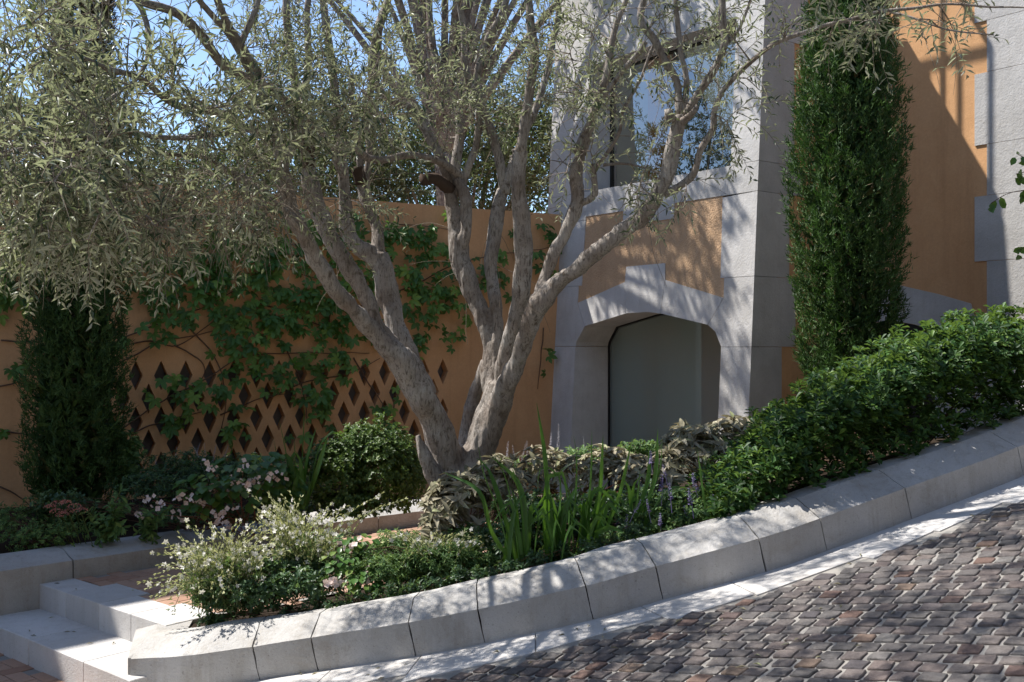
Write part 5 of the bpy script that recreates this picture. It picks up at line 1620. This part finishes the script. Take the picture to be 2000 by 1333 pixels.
# red-flowered sedum head
sd = empty('sedum', P(120, 1000, 7.55), 'flat dusky red flower head at the edge of the left bed', 'flowering plant')
b = Mesh()
domes = [(98, 992), (112, 985), (128, 983), (145, 990), (135, 1000), (110, 1000), (158, 998), (122, 1006)]
for dx_, dy_ in domes:
    c_ = P(dx_, dy_, 7.45 + random.uniform(-.05, .05))
    for _ in range(60):
        d_ = rdir(1)[0]; d_[2] = abs(d_[2]); p = c_ + d_ * [.042, .042, .018]
        V_, F_ = inst_arrays(T_OVAL, p[None], unit(rdir(1) + d_), d_[None], .011, .008); b.add(V_, F_, random.random())
b.build('flower_head', M['red_petal'], sd)
b = Mesh()
for k in range(12):
    p = P(*domes[k % 8], 7.45); b.tube(np.array([[p[0] * .99, 7.6, .5], p - [0, 0, .01]]), .003, 4, False)
b.build('stem', M['green_stem'], sd)

# flower spikes
def spike_mesh(key, mat, H, wl=.012, nw=14):
    if key in PET: return PET[key]
    m = Mesh(); m.tube(np.array([[0, 0, -H * .8], [0.004, 0, 0], [0, .004, H * .5], [.006, 0, H]]), [.0025, .002, .0016, .0008], 4, False)
    for k in range(nw):
        z = H * k / nw
        for q in range(7):
            a = random.uniform(0, 6.28); f = 1 - .6 * k / nw
            p = np.array([[math.cos(a) * .006 * f, math.sin(a) * .006 * f, z + random.uniform(0, .006)]])
            V_, F_ = inst_arrays(T_OVAL, p, np.array([[math.cos(a), math.sin(a), .4]]), np.array([[0, 0, 1.0]]), wl * f * random.uniform(.7, 1.2), wl * .6 * f); m.add(V_, F_, random.random())
    me = fast_mesh('flower_spike', np.vstack(m.V), [np.vstack(v) for v in m.F.values()], True, np.concatenate(m.r)); me.materials.append(mat); PET[key] = me
    return me
def spikes(label, name, pts, mesh, leafblobs, nleaf, zb, s=1.0, lean=.25, L=.034):
    o = bush(label, name, 'flowering plant', leafblobs, nleaf, L, L * .5, T_OVAL, 'oval', M['sage_leaf'] if s > .9 else M['small_leaf'], nleaf=5)
    for p in pts:
        put(mesh, 'flower_spike', o, p, [random.gauss(0, lean), random.gauss(0, lean), 1], s * random.uniform(.7, 1.2))
    return o
lil = spike_mesh('lilac', M['lilac_petal'], .10, .014, 11); pal = spike_mesh('pale', M['pale_petal'], .17, .009, 18)
spikes('bushy salvia with violet flower spikes at the kerb beside the hedge', 'salvia', [P(x, y + 26, random.uniform(5.95, 6.3)) for x, y in
       [(1292, 935), (1310, 950), (1268, 975), (1240, 975), (1255, 1000), (1205, 1000), (1222, 1010), (1325, 985), (1350, 960), (1345, 990), (1332, 1000), (1398, 975), (1395, 1000), (1405, 1010), (1272, 880), (1300, 905), (1290, 1000), (1215, 985), (1360, 935), (1415, 925)]], lil,
       [(P(1300, 1030, 6.15), (.36, .16, .12)), (P(1230, 1060, 6.05), (.2, .14, .12)), (P(1370, 1010, 6.2), (.22, .16, .12)), (P(1330, 985, 6.35), (.25, .18, .12))], 620, .8, 1.0)
spikes('pale flower spikes rising against the lattice holes', 'salvia', [P(x, y + 30, random.uniform(8.5, 8.9)) for x, y in
       [(342, 880), (340, 905), (318, 895), (305, 890), (310, 905), (295, 925), (270, 900), (258, 935), (238, 935), (226, 950), (207, 935), (205, 915), (195, 920), (192, 950), (380, 870), (395, 880), (360, 935), (268, 915), (415, 875), (430, 880), (402, 865), (175, 975)]], pal,
       [(P(330, 950, 8.7), (.25, .15, .16)), (P(400, 920, 8.9), (.25, .15, .16))], 260, .5, .95, .3)
spikes('few lilac flower spikes between trunk and tower', 'salvia', [P(x, y + 20, random.uniform(8.0, 8.4)) for x, y in [(990, 880), (1018, 885), (1030, 880), (1008, 890), (1075, 850), (1090, 855), (1142, 865)]], pal,
       [(P(1010, 915, 8.2), (.2, .12, .1))], 60, .6, .95, .15)

# strap leaves: each blade is a part
def blade_mesh(pts, w, o):
    """pts world centre line, w half width"""
    c = catmull(pts, .045); n = len(c); T = unit(np.gradient(c, axis=0))
    hz = T.copy(); hz[:, 2] = 0
    ang = random.uniform(0, 6.28) if np.linalg.norm(hz[-1]) < .05 else None
    side = unit(np.cross(T, np.array([random.uniform(-.6, .6), -1.0, random.uniform(0, .3)]))) if random.random() < .65 else unit(np.cross(T, [1.0, .3, 0.1]))
    nn = np.cross(side, T)
    t = np.linspace(0, 1, n); ww = w * np.minimum(1, .55 + t * 2) * np.clip((1 - t) * 3.2, 0.02, 1) ** .8
    V = np.stack([c - side * ww[:, None] + nn * ww[:, None] * .35, c, c + side * ww[:, None] + nn * ww[:, None] * .35], 1).reshape(-1, 3)
    i = np.arange(n - 1)[:, None]; j = np.arange(2)[None]
    Fc = np.stack([i * 3 + j, i * 3 + j + 1, (i + 1) * 3 + j + 1, (i + 1) * 3 + j], -1).reshape(-1, 4)
    me = fast_mesh('leaf', V, Fc, True)
    link('leaf', me, M['strap_leaf'], o)
def strap_clump(label, bx, by, Y, blades, w=.015, extra=20, hmax=.5, spread=.3):
    base = P(bx, by, Y); base[2] = max(base[2], soil_z(base[0], base[1])) if base[0] > -1 else base[2]
    o = empty('strap_leaf_plant', base, label, 'plant')
    for bl_ in blades:
        pts = [P(x, y, Y + dy) for x, y, dy in bl_]
        pts[0] = np.array([pts[0][0], pts[0][1], pts[0][2]])
        blade_mesh(np.array(pts), w * random.uniform(.8, 1.15), o)
    for _ in range(extra):
        a = random.uniform(0, 6.28); h = hmax * random.uniform(.55, 1.0); r = spread * random.uniform(.2, 1.0)
        b0 = base + np.array([random.gauss(0, .05), random.gauss(0, .04), -.02]); dx = np.array([math.cos(a) * r, math.sin(a) * r * .5, 0])
        p1 = b0 + dx * .15 + [0, 0, h * .45]; p2 = b0 + dx * .5 + [0, 0, h * .85]; p3 = b0 + dx * 1.15 + [0, 0, h * (1.0 if r < spread * .4 else .62)]
        blade_mesh(np.array([b0, p1, p2, p3]), w * random.uniform(.7, 1.1), o)
strap_clump('arching strap leaves beside the trunk foot, leftmost clump of the front planter', 1010, 1110, 5.75,
            [[(1010, 1110, 0), (985, 1010, 0), (955, 920, .05), (930, 895, .1)], [(1000, 1110, 0), (972, 1000, 0), (945, 930, 0), (932, 862, .05)], [(1015, 1110, 0), (1000, 1000, 0), (985, 930, 0), (960, 880, 0)],
             [(1020, 1110, 0), (1025, 1000, 0), (1010, 940, 0), (975, 905, 0), (960, 893, 0)], [(1005, 1105, 0), (960, 1040, 0), (935, 960, 0), (865, 922, .1)], [(1030, 1110, 0), (1020, 980, 0), (1000, 915, 0)]], extra=6, hmax=.5, spread=.3)
strap_clump('upright bright strap leaves with one very tall blade in the front planter', 1080, 1105, 5.75,
            [[(1078, 1105, 0), (1070, 980, 0), (1062, 880, 0), (1048, 787, .05)], [(1068, 1105, 0), (1062, 1000, 0), (1072, 930, 0), (1098, 925, 0), (1112, 1000, -.02)], [(1074, 1105, 0), (1078, 1020, 0), (1076, 965, 0)],
             [(1090, 1100, 0), (1092, 1000, 0), (1090, 930, 0), (1055, 915, 0), (1050, 960, 0)], [(1100, 1100, 0), (1120, 1000, 0), (1125, 900, 0), (1120, 850, 0)], [(1085, 1105, 0), (1100, 1010, 0), (1125, 955, 0), (1140, 950, 0)]], w=.016, extra=18, hmax=.52, spread=.2)
strap_clump('strap leaves in the middle of the front planter behind the arching blade', 1150, 1080, 5.85,
            [[(1130, 1080, 0), (1150, 960, 0), (1156, 840, 0)], [(1140, 1080, 0), (1168, 980, 0), (1178, 850, 0)], [(1150, 1080, 0), (1148, 1000, 0), (1168, 955, 0), (1220, 1000, 0)], [(1160, 1080, 0), (1205, 980, 0), (1235, 855, 0)],
             [(1165, 1085, -.05), (1165, 1040, -.1), (1190, 1030, -.12), (1220, 1042, -.15)], [(1120, 1085, 0), (1110, 960, 0), (1095, 920, 0), (1130, 900, 0)]], w=.014, extra=16, hmax=.45, spread=.25)
strap_clump('strap leaves next to the violet salvia', 1240, 1050, 6.1,
            [[(1230, 1040, 0), (1265, 940, 0), (1268, 865, 0)], [(1240, 1045, 0), (1278, 940, 0), (1285, 838, 0)], [(1235, 1040, 0), (1284, 930, 0), (1293, 862, 0)], [(1225, 1040, 0), (1240, 990, 0), (1250, 920, 0)],
             [(1380, 1020, 0), (1370, 950, 0), (1362, 880, 0)], [(1250, 1040, 0), (1300, 960, 0), (1345, 952, 0)]], w=.013, extra=7, hmax=.4, spread=.2)
strap_clump('dark strap leaf clump in the left bed beside the round shrub', 585, 990, 8.1,
            [[(570, 990, 0), (560, 900, 0), (545, 820, 0)], [(575, 990, 0), (575, 900, 0), (575, 855, 0)], [(590, 990, 0), (600, 900, 0), (618, 835, 0)], [(585, 990, 0), (590, 880, 0), (595, 780, 0)], [(595, 990, 0), (620, 920, 0), (640, 850, 0)],
             [(600, 990, 0), (620, 880, 0), (650, 845, 0), (682, 862, 0)], [(565, 990, 0), (545, 920, 0), (535, 860, 0)]], w=.018, extra=12, hmax=.55, spread=.22)

# white gaura: fine arching stems with small starry flowers
def gaura(label, base_px, Y, tips, nl):
    base = P(*base_px, Y); o = empty('gaura', base, label, 'flowering plant')
    b = Mesh(); me = flower_mesh('gau', 5, M['white_petal'], .016, .010, .25)
    PP, DD, NN = [], [], []
    budp = []
    for px, py, dy in tips:
        t = P(px, py, Y + dy); b0 = base + rng.normal(size=3) * [.1, .05, .0]
        m_ = b0 * .45 + t * .55 + np.array([0, -.02, .10]); c = catmull(np.array([b0, m_, t]), .03)
        c = wobble(c, .008, 8, 1)
        b.tube(c, np.linspace(.0022, .001, len(c)), 4, False)
        n = len(c)
        for k in range(n // 3, n):
            for _q in range(2): budp.append((c[k], unit(c[k] - c[k - 1])))
            if k > n * .45 and random.random() < .24: put(me, 'flower', o, c[k] + rng.normal(size=3) * .012, [random.gauss(0, .6), -.7, random.gauss(.3, .5)], random.uniform(.7, 1.35))
        for k in range(0, int(n * .6)):
            PP.append(c[k]); DD.append(unit(rdir(1)[0] + [0, 0, .4])); NN.append(rdir(1)[0])
    b.build('stem', M['green_stem'], o)
    q = np.array([x[0] for x in budp]); dq = np.array([x[1] for x in budp])
    foliage(T_OVAL, 'oval', M['bud'], o, q, unit(dq + rdir(len(q)) * .5), rdir(len(q)), .026, .008, mass='buds')
    PP = np.array(PP); k = rng.integers(0, len(PP), nl)
    foliage(T_LANCE, 'lance', M['sage_leaf'], o, PP[k] + rng.normal(size=(nl, 3)) * .02, np.array(DD)[k], np.array(NN)[k], .035, .007)
    return o
R_ = random.Random(5)
tipsA = [(R_.uniform(300, 480), R_.uniform(1075, 1170), R_.uniform(-.25, .15)) for _ in range(44)] + [(R_.uniform(320, 560), R_.uniform(1020, 1100), R_.uniform(-.15, .25)) for _ in range(85)] + [(275, 1138, -.1), (300, 1165, -.1), (330, 1140, -.1), (290, 1150, -.1), (345, 1080, 0), (380, 1070, 0), (415, 1050, 0)]
gaura('loose white gaura flowers spilling over the tip of the front planter', (440, 1185), 6.0, tipsA, 2600)
tipsB = [(R_.uniform(500, 680), R_.uniform(985, 1090), R_.uniform(-.15, .3)) for _ in range(100)] + [(R_.uniform(480, 600), R_.uniform(960, 1010), R_.uniform(0, .3)) for _ in range(12)] + [(740, 990, .2), (790, 975, .3), (745, 965, .2), (640, 1000, .1), (700, 1010, .1)]
gaura('white gaura flowers in the middle of the front planter', (600, 1150), 6.15, tipsB, 2600)
tipsC = [(R_.uniform(740, 960), R_.uniform(1040, 1120), R_.uniform(-.1, .1)) for _ in range(60)]
gaura('low white gaura below the tan shrub at the kerb', (860, 1135), 6.0, tipsC, 1300)
bush('dark blue green small leaved shrub at the kerb near the planter tip', 'small_shrub', 'shrub', [(P(500, 1155, 5.98), (.30, .14, .09)), (P(600, 1140, 5.98), (.25, .14, .09)), (P(430, 1170, 6.0), (.16, .12, .06)), (P(560, 1110, 6.15), (.3, .15, .09))], 900, .034, .017, T_OBOV, 'obov', M['small_leaf'], nleaf=6, singles=150, tilt=.7)
bush('fine green ground leaves along the kerb below the tan shrub', 'leafy_plant', 'plant', [(P(760, 1120, 6.0), (.26, .14, .12)), (P(870, 1100, 6.0), (.3, .16, .13)), (P(790, 1070, 6.4), (.25, .2, .12)), (P(900, 1060, 6.3), (.25, .2, .12)), (P(960, 1090, 6.0), (.16, .12, .07)), (P(700, 1095, 6.15), (.25, .15, .08))], 1700, .030, .010, T_LANCE, 'lance', M['sage_leaf'], nleaf=7)
bush('bright fresh green seedling foliage beside the strap leaves', 'leafy_plant', 'plant', [(P(975, 1000, 6.15), (.05, .05, .1))], 60, .03, .016, T_OVAL, 'oval', M['sage_leaf'], nleaf=5)

edge = []
for s_ in np.arange(.35, 3.2, .16):
    w_ = wall_top(s_); pp_, t_, i_ = wall_frame(s_)
    edge.append((w_ + i_ * random.uniform(.05, .12) + [0, 0, .0], (.12, .08, random.uniform(.05, .085))))
bush('low green edging plants just inside the kerb wall near its tip', 'leafy_plant', 'plant', edge, 620, .030, .013, T_OVAL, 'oval', M['small_leaf'], nleaf=6, singles=40)
# leafy shoots of a creeper reaching in at the right edge
sh = empty('creeper_shoot', P(2050, 400, 8.6), 'few dark leaves of a creeper reaching in at the right edge', 'climbing plant')
b = Mesh(); PP = []
for pts in ([(2060, 368), (2000, 372), (1965, 380), (1935, 398)], [(2060, 300), (2010, 310), (1985, 300)], [(2060, 470), (2010, 480), (1990, 490)], [(2060, 330), (2010, 335), (1985, 340)]):
    c = catmull(np.array([P(x, y, 8.6) for x, y in pts]), .04); b.tube(c, .003, 4, False)
    PP += [c[-1], c[-2], c[-3], c[len(c) // 2]]
b.build('stem', M['stem'], sh)
PP = np.array(PP) ; PP = np.vstack([PP, PP + [0, .02, -.03]])
foliage(T_OVAL, 'oval', M['vine_leaf'], sh, PP, unit(rdir(len(PP)) + [0, 0, -.8]), unit(rdir(len(PP)) * .4 + [-.2, -1, .2]), .085, .06, singles=40)

lt = []
for _ in range(110):
    s_ = random.uniform(.3, 6.5); pp_, t_, i_ = wall_frame(s_)
    q_ = pp_ - i_ * random.uniform(.02, 1.4); lt.append([q_[0], q_[1], road_z(q_[0]) + .012])
for _ in range(7):
    a_, b_ = random.uniform(0, 1.5), random.uniform(.05, .4); lt.append(list(pt(L0, a_, b_, .176)))
for _ in range(5): lt.append(list(pt(U0, random.uniform(.1, 1.4), random.uniform(.04, .6), .348)))
lt = np.array(lt); n = len(lt)
V_, F_ = inst_arrays(T_OLIVE, lt, unit(rdir(n) * [1, 1, .1]), unit(rdir(n) * .3 + [0, 0, 1.0]), .05 * rng.uniform(.7, 1.2, n), .011)
o = link('fallen_leaves', fast_mesh('fallen_leaves', V_, F_, True, np.repeat(rng.random(n), len(T_OLIVE[0]))), M['tan_leaf'], None, 'stuff')
tag(o, 'dry olive leaves scattered on the steps, border stones and cobbles', 'leaf litter')
